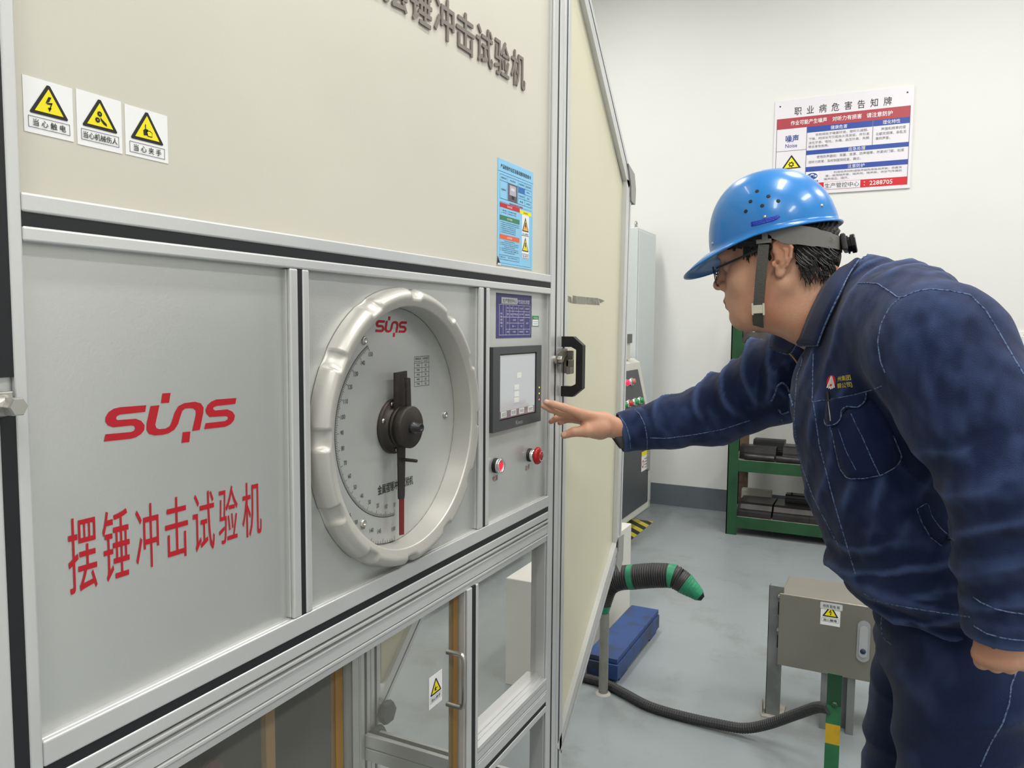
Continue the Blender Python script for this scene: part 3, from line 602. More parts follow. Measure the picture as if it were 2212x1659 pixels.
F.text('当心触电', .775, .35, .17, .022, INK, 3); F.frame(.68, .105, .87, .15, .004, INK, 3); F.text('当心夹手', .775, .128, .15, .026, INK, 4)
F.build('blue_risk_card', M, 'light blue printed risk card taped to the upper panel')
F = Flat((a[0] - .002, PY - .0012, b[2]), (1, 0, 0), (0, 0, 1), (0, -1, 0)); F.poly([(0, -.001), (.016, .0), (.002, .017)], INK, 1); F.poly([(0, -.001), (.016, .0), (.0145, .003), (.0035, .0035)], PALE, 2); F.build('curled_corner', M, 'dark curled corner of the blue card')

# tape remains on the wing
TP = mat('old_gray_tape', rgb(142, 140, 126), .6, var=.3, vscale=60)
F = Flat((0, PY - .0003, 0), (1, 0, 0), (0, 0, 1), (0, -1, 0))
def tq(u0, v0, u1, v1, u2, v2, u3, v3): return [tuple(at(u, v, 1, PY)[[0, 2]]) for u, v in ((u0, v0), (u1, v1), (u2, v2), (u3, v3))]
F.poly(tq(1236, 655, 1247, 656, 1247, 640, 1237, 638), TP, 1); F.poly(tq(1248, 656, 1266, 657, 1266, 642, 1248, 640), TP, 1); F.poly(tq(1267, 657, 1295, 659, 1292, 644, 1267, 642), TP, 1); F.poly(tq(1296, 655, 1306, 650, 1300, 647, 1293, 645), TP, 1); F.poly(tq(1225, 650, 1235, 655, 1234, 642, 1225, 638), TP, 1)
F.build('tape_remnant', M, 'grey torn tape strip on the cream wing')

# latch and black pull handle on the right post
HB = MB(); hx = 1.64; A = at(1212, 738, 1, 0.)[2]; B = at(1212, 845, 1, 0.)[2]
P_ = [(hx, .0, A), (hx, -.030, A), (hx, -.046, A - .018), (hx, -.046, B + .018), (hx, -.030, B), (hx, 0, B)]
def bar(p, q, w, t):
    HB.beam(p, q, w, t, up=(0, -1, .001))
outer = [(.0, A + .012), (-.028, A + .012), (-.052, A - .008), (-.052, B + .008), (-.028, B - .012), (.0, B - .012), (.0, B + .012), (-.024, B + .012), (-.036, B + .018), (-.036, A - .018), (-.024, A - .012), (.0, A - .012)]
MB().prism(outer, (hx - .008, 0, 0), (0, 1, 0), (0, 0, 1), (1, 0, 0), .018).build('pull_handle', BLK, M, 'black plastic pull handle', bevel=.002)
lz = at(1205, 776, 1, -.01)[2]
def hexbolt(x, z, s, y0, y1, par, lab=None):
    o = MB().lathe([(s * .95, 0), (s * .95, .005)], (x, y0, z), (0, -1, 0), seg=24).build('latch_bolt', STEEL, par, lab)
    MB().lathe([(s, .005), (s, y0 - y1 - .002), (s * .86, y0 - y1)], (x, y0, z), (0, -1, 0), seg=6, smooth=False).build('bolt_head', STEEL, o); return o
hexbolt(1.592, lz, .0085, .0, -.020, M)
mb = MB(); mb.prism([(-.012, -.010), (.012, -.012), (.05, .008), (.052, .022), (.03, .024), (-.006, .012)], (1.592, -.006, lz), (1, 0, 0), (0, 0, 1), (0, -1, 0), .004)
mb.box(1.617, 1.650, -.024, -.018, lz - .035, lz - .002); mb.box(1.644, 1.650, -.024, 0, lz - .035, lz + .018); mb.box(1.617, 1.621, -.034, -.018, lz - .018, lz - .002)
mb.build('latch_plate', mat('worn_steel', rgb(140, 136, 126), .35, metal=.8), M, bevel=.0012)
lp = at(42, 879, 1, -.03)
hexbolt(lp[0] - .0, lp[2], .0085, -.012, -.030, M)
MB().lathe([(.0095, 0), (.0105, .004), (.0105, .05)], (lp[0] - .0, -.010, lp[2] + .0005), (-1, 0, 0), seg=24).build('latch_barrel', STEEL, M)
MB().box(lp[0] - .006, lp[0] + .006, -.0125, .006, lp[2] - .008, lp[2] + .012).build('latch_plate', STEEL, M, bevel=.001)
# ------------------------------------------------------------------ notice board on the far wall
def wallpt(u, v): p = at(u, v, 0, RX1 - .012); return p[1], p[2]
y0, z1 = .118, 2.970; y1, z0 = -.752, 2.310; sw, sh = y0 - y1, z1 - z0
BRD = mat('board_white', rgb(228, 224, 230), .3); BRED = mat('board_red', rgb(172, 62, 74), .35); BRED2 = mat('board_bright_red', rgb(206, 32, 44), .35); BBL = mat('board_blue', rgb(44, 74, 160), .35); BTX = mat('board_text_gray', rgb(120, 118, 126), .5); LINE = mat('board_line', rgb(90, 90, 110), .5)
F = Flat((RX1 - .012, y0, z1), (0, -sw, 0), (0, 0, -sh), (-1, 0, 0), .0006)
def T(tx, cx, cy, w, h, m, L=3, bold=0): F.text(tx, cx, cy, w, -h, m, L, bold=bold)
F.slab(0, 0, 1, 1, .011, BRD)
T('职  业  病  危  害  告  知  牌', .5, .125, .7, .085, INK)
F.rect(.02, .19, .98, .3, BRED, 1); T('作业可能产生噪声', .26, .245, .27, .05, WHITE, 3, .02); T('对听力有损害', .54, .245, .21, .05, WHITE, 3, .02); T('请注意防护', .77, .245, .18, .05, WHITE, 3, .02)
F.rect(.25, .3, .725, .36, BBL, 2); F.rect(.73, .3, .98, .36, BBL, 2); T('健康危害', .485, .33, .12, .04, WHITE); T('理化特性', .855, .33, .12, .04, WHITE)
F.rect(.25, .545, .98, .59, BBL, 2); T('应急处理', .62, .567, .12, .036, WHITE); F.rect(.25, .715, .98, .765, BBL, 2); T('注意防护', .62, .74, .12, .038, WHITE)
F.rect(.02, .93, .98, 1.0 - .002 - .0, BRED2, 1) if 0 else F.rect(.02, .885, .98, .965, BRED2, 1)
for a in (((.02, .19), (.02, .965)), ((.25, .3), (.25, .885)), ((.98, .19), (.98, .965)), ((.728, .3), (.728, .545)), ((.02, .53), (.25, .53))): F.line(a, .003, LINE, 3)
T('噪声', .14, .405, .1, .075, BBL, 3, .02); T('Noise', .135, .478, .09, .04, BBL)
for i, (tx, x, w) in enumerate((('长时间处于噪音环境，使听力减弱、', .505, .38), ('下降，时间长可引起永久性耳聋，并引发', .485, .44), ('消化不良、呕吐、头痛、血压升高、失眠', .485, .44), ('等全身性疾病。', .34, .15))): T(tx, x, .388 + i * .04, w, .028, BTX)
for i, (tx, x, w) in enumerate((('声强和频率的变', .87, .17), ('化都无规律、杂乱无', .855, .21), ('章的声音。', .8, .1))): T(tx, x, .395 + i * .045, w, .03, BTX)
for i, (tx, x, w) in enumerate((('使用防声器如：耳塞、耳罩、防声帽等，并紧闭门窗。如发', .64, .62), ('现听力异常，及时到医院检查、确诊。', .46, .38))): T(tx, x, .62 + i * .048, w, .03, BTX)
for i, (tx, x, w) in enumerate((('利用吸声材料或吸声结构来吸收声能；佩戴耳', .7, .48), ('塞；使用隔声罩、隔声间、隔声屏，将空气传播的', .67, .54), ('噪声挡住、隔开。', .48, .18))): T(tx, x, .79 + i * .032 - .0, w, .024, BTX)
F.rect(.255, .775, .35, .877, WHITE, 4); F.disc(.302, .815, .04, BBL, 5, 20, .034); F.disc(.302, .812, .017, WHITE, 6, 14, .02); F.poly([(.288, .805), (.316, .805), (.313, .832), (.291, .832)], BBL, 7); F.rect(.27, .805, .28, .825, WHITE, 6); F.rect(.324, .805, .334, .825, WHITE, 6); F.rect(.258, .857, .347, .875, BBL, 5); T('必须戴护耳器', .302, .866, .08, .012, WHITE, 6)
F.poly([(.065, .72), (.215, .715), (.14, .575)], INK, 4); F.poly([(.085, .71), (.195, .706), (.14, .6)], YEL, 5)
F.poly([(.14 + (.026 if k % 2 else .016) * math.cos(k * math.pi / 7), .675 + (.034 if k % 2 else .02) * math.sin(k * math.pi / 7)) for k in range(14)], INK, 6); F.disc(.14, .675, .011, YEL, 7, 10)
T('噪声有害', .14, .765, .12, .03, BBL); T('急救电话：120', .2, .925, .2, .042, WHITE); F.rect(.39, .888, .655, .962, BRD, 4); T('生产管控中心', .522, .925, .25, .052, INK, 5); T('：2288705', .78, .925, .2, .044, WHITE, 3, .015)
for x_, y_ in ((.04, .06), (.955, .06)): F.disc(x_, y_, .006, INK, 3, 10, .008)
tag(F.mb.build('notice_board', F.mats), 'white wall notice board with red and blue bands about noise hazard', 'notice board')
# light switch plate
a = at(2177, 715, 0, RX1 - .008); SWM = mat('switch_plastic', rgb(236, 236, 234), .35)
sy0, sy1, sz = a[1], a[1] - .125, a[2]
sw_ = MB().box(RX1 - .009, RX1, sy1, sy0, sz - .118, sz).build('light_switch', SWM, bevel=.003); tag(sw_, 'white triple light switch plate on the far wall behind the man', 'light switch')
for k in range(3):
    MB().box(RX1 - .013, RX1 - .009, sy0 - .022 - (k + 1) * .028 + .001, sy0 - .022 - k * .028, sz - .09 + (.03 if 0 else 0), sz - .035).build('rocker', mat('switch_rocker', rgb(222, 226, 222), .3), sw_, bevel=.0015)
    MB().box(RX1 - .0095, RX1 - .0088, sy0 - .03 - k * .028 - .005, sy0 - .03 - k * .028, sz - .028, sz - .022).build('switch_mark', INK, sw_)

# ------------------------------------------------------------------ control cabinet, console, base box behind the wing
CAB = mat('light_gray_enamel', rgb(206, 212, 213), .5, var=.02, vscale=2); BEI = mat('beige_enamel', rgb(208, 207, 196), .5); CDK = mat('charcoal_panel', rgb(74, 77, 80), .45, bump=.05, bscale=700)
c = empty('electrical_cabinet', (5.3, 1.15, 0), 'tall light grey electrical cabinet standing against the far wall', 'cabinet')
MB().box(5.2, 5.66, .925, 1.35, 0, 2.07).build('cabinet_body', CAB, c, bevel=.006)
MB().box(5.22, 5.64, .918, .926, .06, 2.05).build('cabinet_door', CAB, c, bevel=.004)
for x in (5.40,):
    MB().lathe([(.012, 0), (.012, .03)], (x, 1.0, 2.07), (0, 0, 1), seg=12).build('eye_bolt', STEEL, c)
    MB().tube([(x + .02 * math.cos(t), 1.0, 2.115 + .02 * math.sin(t)) for t in np.linspace(0, 2 * math.pi, 17)], .006, seg=8).build('lifting_ring', STEEL, c)
c = empty('control_console', (4.7, .95, 0), 'beige and charcoal control console with a leaning row of lit buttons', 'console')
sec = [(.80, .115), (.80, .735), (.885, 1.135), (.93, 1.16), (1.12, 1.16), (1.12, .115)]
MB().prism(sec, (4.2, 0, 0), (0, 1, 0), (0, 0, 1), (1, 0, 0), .975).build('console_body', BEI, c, bevel=.004)
MB().box(4.25, 4.6, .95, 1.1, 0, .116).build('pedestal', BEI, c)
MB().box(4.24, 5.135, .795, .8, .165, .70).build('front_panel', CDK, c)
d_ = np.array([0, .085, .40]); d_ /= np.linalg.norm(d_); n_ = np.array([0, -d_[2], d_[1]])
MB().prism([(0, .02), (.875, .02), (.85, .36), (0, .36)], np.array([4.24, .80, .735]), (1, 0, 0), d_, n_, .004).build('button_panel', CDK, c)
def cbtn(x, s, colr, emit=0):
    p = np.array([x, .80, .735]) + d_ * s
    b = MB().lathe([(.026, .004), (.026, .02), (.022, .024), (.018, .022)], p, n_, seg=20, cap=False).build('push_button', CHR, c)
    MB().lathe([(.019, .02), (.017, .04), (0, .042)], p, n_, seg=16, cap=False).build('button_cap', mat('cap_%d_%d_%d' % colr, rgb(*colr), .35, emit=emit), b)
for x in (4.62, 4.86): cbtn(x, .15, (40, 150, 80)); 
cbtn(4.73, .15, (190, 60, 50)); cbtn(4.97, .15, (40, 150, 80)); cbtn(4.62, .285, (230, 230, 230)); cbtn(4.74, .285, (255, 30, 70), 1.2); cbtn(4.87, .285, (190, 120, 110))
F = Flat((4.98, .794, .45), (1, 0, 0), (0, 0, 1), (0, -1, 0), .0006); F.rect(-.02, -.05, .12, .085, WHITE, 1); F.rect(-.02, .055, .12, .085, YEL, 2); F.ring(.015, 0, .018, .026, RED, 2, n=12); F.line([(.05, .03), (.11, .03)], .006, GRAYP, 2); F.line([(.05, .01), (.11, .01)], .006, GRAYP, 2); F.line([(.05, -.01), (.11, -.01)], .006, GRAYP, 2); F.line([(.06, -.03), (.1, -.03)], .006, GRAYP, 2)
F.build('warning_label', c); MB().box(4.88, 4.95, .793, .796, .60, .66).build('paper_label', WHITE, c)
MB().box(5.085, 5.115, .775, .797, .39, .62).build('door_latch', STEEL, c, bevel=.004)
pc = MB().box(4.93, 5.0, .90, .97, 1.16, 1.27).build('signal_post', BEI, c); MB().box(4.92, 5.01, .89, .98, 1.27, 1.33).build('post_cap', mat('olive_cap', rgb(96, 96, 88), .5), pc)
tag(MB().box(2.55, 3.555, .419, .60, 0, .42).build('base_box', mat('off_white_enamel', rgb(214, 212, 204), .45), bevel=.004), 'off-white steel box on the floor behind the right wing of the machine', 'metal box')
hz = empty('tester_cabinet', (3.6, 1.4, 0), 'beige tester cabinet seen through the lower glass of the machine', 'cabinet'); MB().box(3.0, 4.15, 1.22, 1.75, .08, 1.9).build('cabinet_body', mat('sand_enamel', rgb(158, 157, 146), .5), hz, bevel=.006); MB().box(3.05, 4.1, 1.26, 1.7, 0, .08).build('plinth', CDK, hz)
# hazard striping on the floor
F = Flat((4.0, .775, .0006), (1, 0, 0), (0, 1, 0), (0, 0, 1), .0004); HB_ = mat('hazard_black', rgb(52, 52, 50), .5); HY = mat('hazard_yellow', rgb(232, 214, 60), .45, var=.15, vscale=12)
W_, H_ = 1.235, .32; F.slab(0, 0, W_, H_, .0005, HB_)
k = -.35
while k < W_:
    poly = [(k, 0), (k + .07, 0), (k + .07 + H_, H_), (k + H_, H_)]; cl = []
    for a_, b_ in zip(poly, poly[1:] + poly[:1]):          # clip to 0 < x < W_
        for lim, sg in ((0, 1),): pass
        cl.append(a_)
    def clip(P, c, keep):
        out = []
        for a_, b_ in zip(P, P[1:] + P[:1]):
            ka, kb = keep(a_[0], c), keep(b_[0], c)
            if ka: out.append(a_)
            if ka != kb: t = (c - a_[0]) / (b_[0] - a_[0]); out.append((c, a_[1] + t * (b_[1] - a_[1])))
        return out
    P2 = clip(cl, 0, lambda x, c: x >= c)
    if P2: P2 = clip(P2, W_, lambda x, c: x <= c)
    if len(P2) > 2: F.poly(P2, HY, 1)
    k += .14
tag(F.mb.build('floor_hazard_tape', F.mats), 'yellow and black striped hazard marking on the floor under the console', 'floor marking')

# ------------------------------------------------------------------ green rack with steel blocks
GRE = mat('green_enamel', rgb(34, 78, 48), .45, var=.3, vscale=7, bump=.05, bscale=60); RST = mat('brown_rusty_post', rgb(104, 86, 70), .7, var=.5, vscale=12); STB = mat('dark_steel', rgb(66, 64, 64), .35, metal=.7, var=.3, vscale=9); STD = mat('blackened_steel', rgb(34, 34, 36), .45, metal=.5); SHT = mat('worn_shelf_top', rgb(150, 150, 140), .5, var=.35, vscale=14)
rk = empty('steel_rack', (5.38, -.4, 0), 'dark green steel shelving rack against the far wall behind the man', 'rack')
for x, y, m in ((5.15, .19, GRE), (5.15, -1.0, GRE), (5.56, .19, RST), (5.56, -1.0, RST)):
    mb = MB(); mb.box(x, x + .008, y, y + .07, 0, 1.62); mb.box(x, x + .06, y + (.062 if y > 0 else 0), y + (.07 if y > 0 else .008), 0, 1.62); mb.build('rack_post', m, rk, bevel=.001)
for zt, th in ((.125, .075), (.505, .075), (1.275, .075)):
    mb = MB(); mb.box(5.15, 5.158, -.93, .19, zt - th, zt); o = mb.build('shelf_beam', GRE, rk, bevel=.001)
    MB().box(5.56, 5.568, -.93, .25, zt - th, zt).build('shelf_beam', GRE, rk)
    MB().box(5.158, 5.56, -.93, .25, zt - .006, zt).build('shelf_board', SHT, rk)
def block(x, y, z, lx, ly, lz, m, lab, kind='block', rot=0, g='steel blocks on the green rack'):
    mb = MB()
    if kind == 'block':
        h = lz
        sec = [(0, 0), (lx, 0), (lx, h), (lx * .25, h), (lx * .16, h * .9), (lx * .1, h * .55), (lx * .02, h * .5), (lx * .02, h * .42), (0, h * .4)]
        mb.prism(sec, (x, y - ly, z), (1, 0, 0), (0, 0, 1), (0, 1, 0), ly)
    else:
        mb.lathe([(lz / 2 * .9, 0), (lz / 2, .004), (lz / 2, ly - .004), (lz / 2 * .9, ly)], (x + lz / 2, y - ly, z + lz / 2), (0, 1, 0), seg=20)
    return tag(mb.build('round_bar' if kind == 'bar' else 'steel_block', m, bevel=.0015), lab, 'steel bar' if kind == 'bar' else 'steel block', g)
yy = lambda u: .19 - (u - 1590) * .00297
block(5.17, yy(1588), .126, .28, .22, .085, STB, 'wide grey steel block at the left end of the lowest rack shelf')
block(5.17, yy(1666), .126, .28, .225, .085, STB, 'wide grey steel block in the middle of the lowest rack shelf')
block(5.17, yy(1742), .126, .28, .22, .085, STB, 'wide grey steel block third from the left on the lowest rack shelf')
block(5.48, yy(1580), .126, .07, .2, .12, mat('pale_board', rgb(160, 158, 148), .6), 'pale flat block behind the blocks on the lowest rack shelf')
b = block(5.34, yy(1684), .213, .1, .23, .05, STD, 'black steel bar with two pins lying on the middle block')
for dy in (.04, .19): MB().lathe([(.006, 0), (.006, .018)], (5.37, yy(1684) - dy, .26), (0, 0, 1), seg=8).build('pin', STD, b)
block(5.165, yy(1601), .506, 0, .19, .042, STB, 'round dark steel bar at the front left of the middle rack shelf', 'bar', g='round bars on the green rack')
block(5.165, yy(1668), .506, 0, .24, .042, STB, 'round steel bar with a bright patch in the middle of the rack shelf', 'bar', g='round bars on the green rack')
block(5.215, yy(1588), .506, .12, .23, .085, STB, 'grey steel block behind the left round bar on the middle rack shelf')
block(5.34, yy(1610), .506, .12, .2, .115, STD, 'dark steel block farthest back on the middle rack shelf, left')
block(5.215, yy(1680), .506, .16, .24, .1, STB, 'steel block behind the bright round bar on the middle rack shelf')
block(5.16, .02, .506, .2, .2, .0, STB, 'x') if 0 else None
hb = MB(); pts = []
n = 40
for k in range(n + 1): t = math.pi * k / n; pts.append((.17 * math.cos(t) * 1.0, .085 * math.sin(t) ** .7))
base = []
for q in range(3): base += [(-.17 + q * .113 + .02, 0), (-.17 + q * .113 + .035, .035), (-.17 + q * .113 + .057, .045), (-.17 + q * .113 + .08, .035), (-.17 + q * .113 + .095, 0)]
hb.prism(pts + base, (5.2, .035, 1.276), (0, 1, 0), (0, 0, 1), (1, 0, 0), .1)
tag(hb.build('arched_casting', mat('gray_casting', rgb(92, 90, 88), .5, metal=.4, var=.2, vscale=20), bevel=.002), 'grey arched casting with scalloped foot on the top shelf of the rack', 'casting')

# ------------------------------------------------------------------ stainless junction box on its posts
SST = mat('stainless_sheet', rgb(150, 146, 136), .36, metal=.65, var=.12, vscale=2.5, stretch=(1, 1, .5)); GALV = mat('galvanised_steel', rgb(140, 142, 142), .5, metal=.5, var=.3, vscale=9)
jb = empty('junction_box', (2.8, -.52, 0), 'stainless steel electrical box standing on grey posts beside the man', 'electrical box')
bx = MB().box(2.757, 2.985, -.775, -.372, .205, .452).build('box_body', SST, jb, bevel=.006)
MB().box(2.748, 2.757, -.778, -.369, .2, .457).build('box_door', SST, jb, bevel=.003)
F = Flat((2.7478, -.504, .4), (0, -1, 0), (0, 0, 1), (-1, 0, 0), .0004); F.rect(0, -.028, .062, .05, WHITE, 1); warning_print(F, .031, .012, .064, 'bolt', '当心触电'); F.rect(-.002, .029, .068, .05, mat('label_gray', rgb(205, 208, 208), .5), 5); F.text('检测 配电 箱', .033, .039, .052, .011, INK, 6); F.build('warning_sticker', jb, 'white sticker with yellow triangle under a grey label')
lk = MB().prism([(.02 * math.cos(t) + 0, (.05 if math.sin(t) > 0 else -.05) + .02 * math.sin(t)) for t in np.linspace(0, 2 * math.pi, 25)[:-1]], (2.748, -.640, .338), (0, 1, 0), (0, 0, 1), (-1, 0, 0), .006).build('box_lock', mat('zinc_lock', rgb(184, 186, 188), .35, metal=.5), jb, bevel=.001)
MB().prism([(.013 * math.cos(t) + 0, (.04 if math.sin(t) > 0 else -.04) + .013 * math.sin(t)) for t in np.linspace(0, 2 * math.pi, 25)[:-1]], (2.742, -.640, .338), (0, 1, 0), (0, 0, 1), (-1, 0, 0), .004).build('lock_lever', mat('zinc_light', rgb(202, 204, 206), .3, metal=.5), lk, bevel=.001)
MB().lathe([(.009, 0), (.009, .002), (0, .002)], (2.738, -.640, .306), (-1, 0, 0), seg=16).build('key_cylinder', mat('key_blue', rgb(44, 62, 84), .4), lk)
def anglepost(x, y, z1, par, w=.044):
    mb = MB(); mb.box(x, x + .004, y - w, y, 0.004, z1); mb.box(x, x + .03, y - .003, y, .004, z1); o = mb.build('angle_post', GALV, par, bevel=.0008)
    return o
ap = anglepost(2.765, -.332, .475, jb, .05)
for z in (.30, .42):
    for s_ in (0,): MB().box(2.7635, 2.7652, -.372, -.364, z - .045, z + .0).build('slot', GAP, ap)
    MB().lathe([(.008, 0), (.008, .006), (.005, .011)], (2.765, -.368, z + .022), (-1, 0, 0), seg=10).build('bolt', STEEL, ap)
mb = MB(); mb.box(2.745, 2.86, -.392, -.322, 0, .006); mb.build('foot_plate', mat('pale_galv', rgb(178, 172, 162), .6, var=.3, vscale=20), jb, bevel=.001); MB().prism([(0, 0), (.05, 0), (.04, .03), (.02, .05)], (2.75, -.322, .006), (1, 0, 0), (0, 0, 1), (0, 1, 0), .003).build('gusset', MATS['pale_galv'], jb)
mb = MB(); mb.box(2.76, 2.8, -.517, -.513, 0, .2); mb.box(2.795, 2.8, -.62, -.513, 0, .2); mb.box(2.76, 2.8, -.62, -.616, 0, .2); mb.box(2.757, 2.761, -.55, -.513, 0, .2); mb.box(2.757, 2.761, -.62, -.596, 0, .2)
mb.build('channel_post', GALV, jb, bevel=.0008)
# painted flat bar with conduit
gb = empty('painted_bar', (2.44, -.585, 0), 'upright flat bar painted green with a yellow band, in front of the steel box', 'painted bar')
PG = mat('brush_green', rgb(48, 118, 74), .35, var=.3, vscale=10); PGD = mat('brush_green_dark', rgb(34, 78, 52), .4, var=.3, vscale=10); PYL = mat('brush_yellow', rgb(214, 172, 36), .4, var=.2, vscale=14)
bz = [(0, .125, PG), (.125, .187, PYL), (.187, .245, PG), (.245, .343, PGD)]
for a_, b_, m in bz: MB().box(2.425, 2.431, -.592, -.551, a_, b_).build('bar_band', m, gb)
MB().lathe([(.010, 0), (.010, .004), (.006, .008)], (2.425, -.574, .25), (-1, 0, 0), seg=6, smooth=False).build('bolt', PGD, gb)
CND = mat('black_conduit', rgb(52, 52, 54), .55)
pts = [(2.70, .395, .018), (2.705, .315, .018), (2.692, .235, .018), (2.655, .155, .018), (2.603, .046, .018), (2.587, -.072, .018)]
for u, v, x in ((1560, 1566, 2.58), (1610, 1573, 2.575), (1660, 1564, 2.56), (1720, 1543, 2.52), (1765, 1528, 2.47), (1792, 1531, 2.428)): pts.append(tuple(at(u, v, 0, x)))
sp = smooth_path(pts, 14); R_ = []
acc = 0; fine = []
L_ = [0]
for a_, b_ in zip(sp[:-1], sp[1:]): L_.append(L_[-1] + float(np.linalg.norm(np.array(b_) - np.array(a_))))
N = int(L_[-1] / .0022); ss = np.linspace(0, L_[-1], N); sp = np.array([np.array(p, float) for p in sp]); fine = np.stack([np.interp(ss, L_, sp[:, k]) for k in range(3)], 1)
R_ = [.0165 + (.0009 if (k // 2) % 2 else -.0004) for k in range(N)]
tag(MB().tube(fine, R_, seg=12, smooth=False).build('cable_conduit', CND), 'thin black ribbed conduit snaking over the floor to the painted bar', 'conduit')

# ------------------------------------------------------------------ corrugated hose on its pipe, blue beam
hz_ = empty('corrugated_hose', (2.64, .1, .38), 'thick black corrugated hose bound with green tape, bent downward at its end', 'hose')
X_ = 2.66; key = [(1300, 1335, .018), (1304, 1300, .030), (1312, 1266, .040), (1335, 1250, .043), (1372, 1246, .044), (1410, 1243, .044), (1450, 1244, .042), (1468, 1252, .040)]
kp = [tuple(at(u, v, 0, X_)) + (r_,) for u, v, r_ in key]
sp = np.array([np.array(p) for p in smooth_path(kp, 10)]); L_ = np.concatenate([[0], np.cumsum(np.linalg.norm(np.diff(sp[:, :3], axis=0), axis=1))])
N = int(L_[-1] / .0010); ss = np.linspace(0, L_[-1], N); fine = np.stack([np.interp(ss, L_, sp[:, k]) for k in range(4)], 1)
RIB = mat('ribbed_black_hose', rgb(50, 49, 50), .42)
MB().tube(fine[:, :3], [max(.01, r_ - .003 + .0045 * abs(math.sin(s_ * math.pi / .0085))) for r_, s_ in zip(fine[:, 3], ss)], seg=28).build('hose_body', RIB, hz_)
key = [(1466, 1251, .041), (1476, 1258, .039), (1486, 1266, .034), (1500, 1277, .027), (1511, 1287, .020), (1518, 1293, .010)]
kp = [tuple(at(u, v, 0, X_)) + (r_,) for u, v, r_ in key]; sp = np.array([np.array(p) for p in smooth_path(kp, 8)])
h_ = len(sp) * 1 // 4
MB().tube(sp[:h_ + 5, :3], [r_ * (1 + .03 * math.sin(k * 2.4)) for k, r_ in enumerate(sp[:h_ + 5, 3])], seg=20).build('folded_end', RIB, hz_)
GT = mat('green_tape', rgb(40, 138, 100), .4, bump=.6, bscale=70, var=.25, vscale=20)
MB().tube(sp[h_:-7, :3], [r_ * 1.06 * (1 + .02 * math.sin(k * 1.9)) for k, r_ in enumerate(sp[h_:-7, 3])], seg=20).build('green_tape', GT, hz_)
MB().tube(sp[-9:, :3], [r_ * 1.0 for r_ in sp[-9:, 3]], seg=16).build('hose_tip', mat('black_tape', rgb(20, 20, 22), .3), hz_)
def band(u0, u1):
    y_a, y_b = at(u0, 1245, 0, X_)[1], at(u1, 1245, 0, X_)[1]; q = [k for k in range(N) if y_b <= fine[k, 1] <= y_a and fine[k, 2] > .33]
    MB().tube(fine[q, :3], [r_ + .0015 for r_ in fine[q, 3]], seg=28, cap=False).build('green_tape', GT, hz_)
band(1359, 1372); band(1446, 1457)
q = [k for k in range(N) if fine[k, 2] < .34]; MB().tube(fine[q, :3], [r_ + .002 for r_ in fine[q, 3]], seg=20).build('green_tape', GT, hz_)
pp = at(1303, 1498, 2, 0)
po = MB().lathe([(.0175, 0), (.0175, .31)], (pp[0], pp[1], 0), (0, 0, 1), seg=24).build('support_pipe', mat('dull_zinc_pipe', rgb(150, 150, 144), .5, metal=.4, var=.25, vscale=14)); tag(po, 'short upright galvanised pipe rising from the floor under the corrugated hose', 'pipe')
MB().lathe([(.03, 0), (.027, .004), (.018, .006)], (pp[0], pp[1], 0), (0, 0, 1), seg=14).build('pipe_foot', mat('pale_mortar', rgb(176, 174, 168), .8), po)
BL = mat('worn_blue_paint', rgb(40, 70, 124), .5, var=.3, vscale=9, col2=rgb(48, 54, 66), lo=.5, hi=.7, bump=.2, bscale=60)
bb = empty('blue_steel_beam', (3.03, .31, 0), 'worn blue painted steel beam lying on the floor beside the pipe', 'steel beam')
MB().box(2.745, 3.34, .212, .340, .014, .074).build('beam_body', BL, bb, bevel=.003); MB().box(2.755, 3.345, .218, .345, .075, .094).build('top_plate', BL, bb, bevel=.002)
for x in (2.78, 3.2): MB().box(x, x + .1, .216, .336, 0, .0145).build('foot', BL, bb)
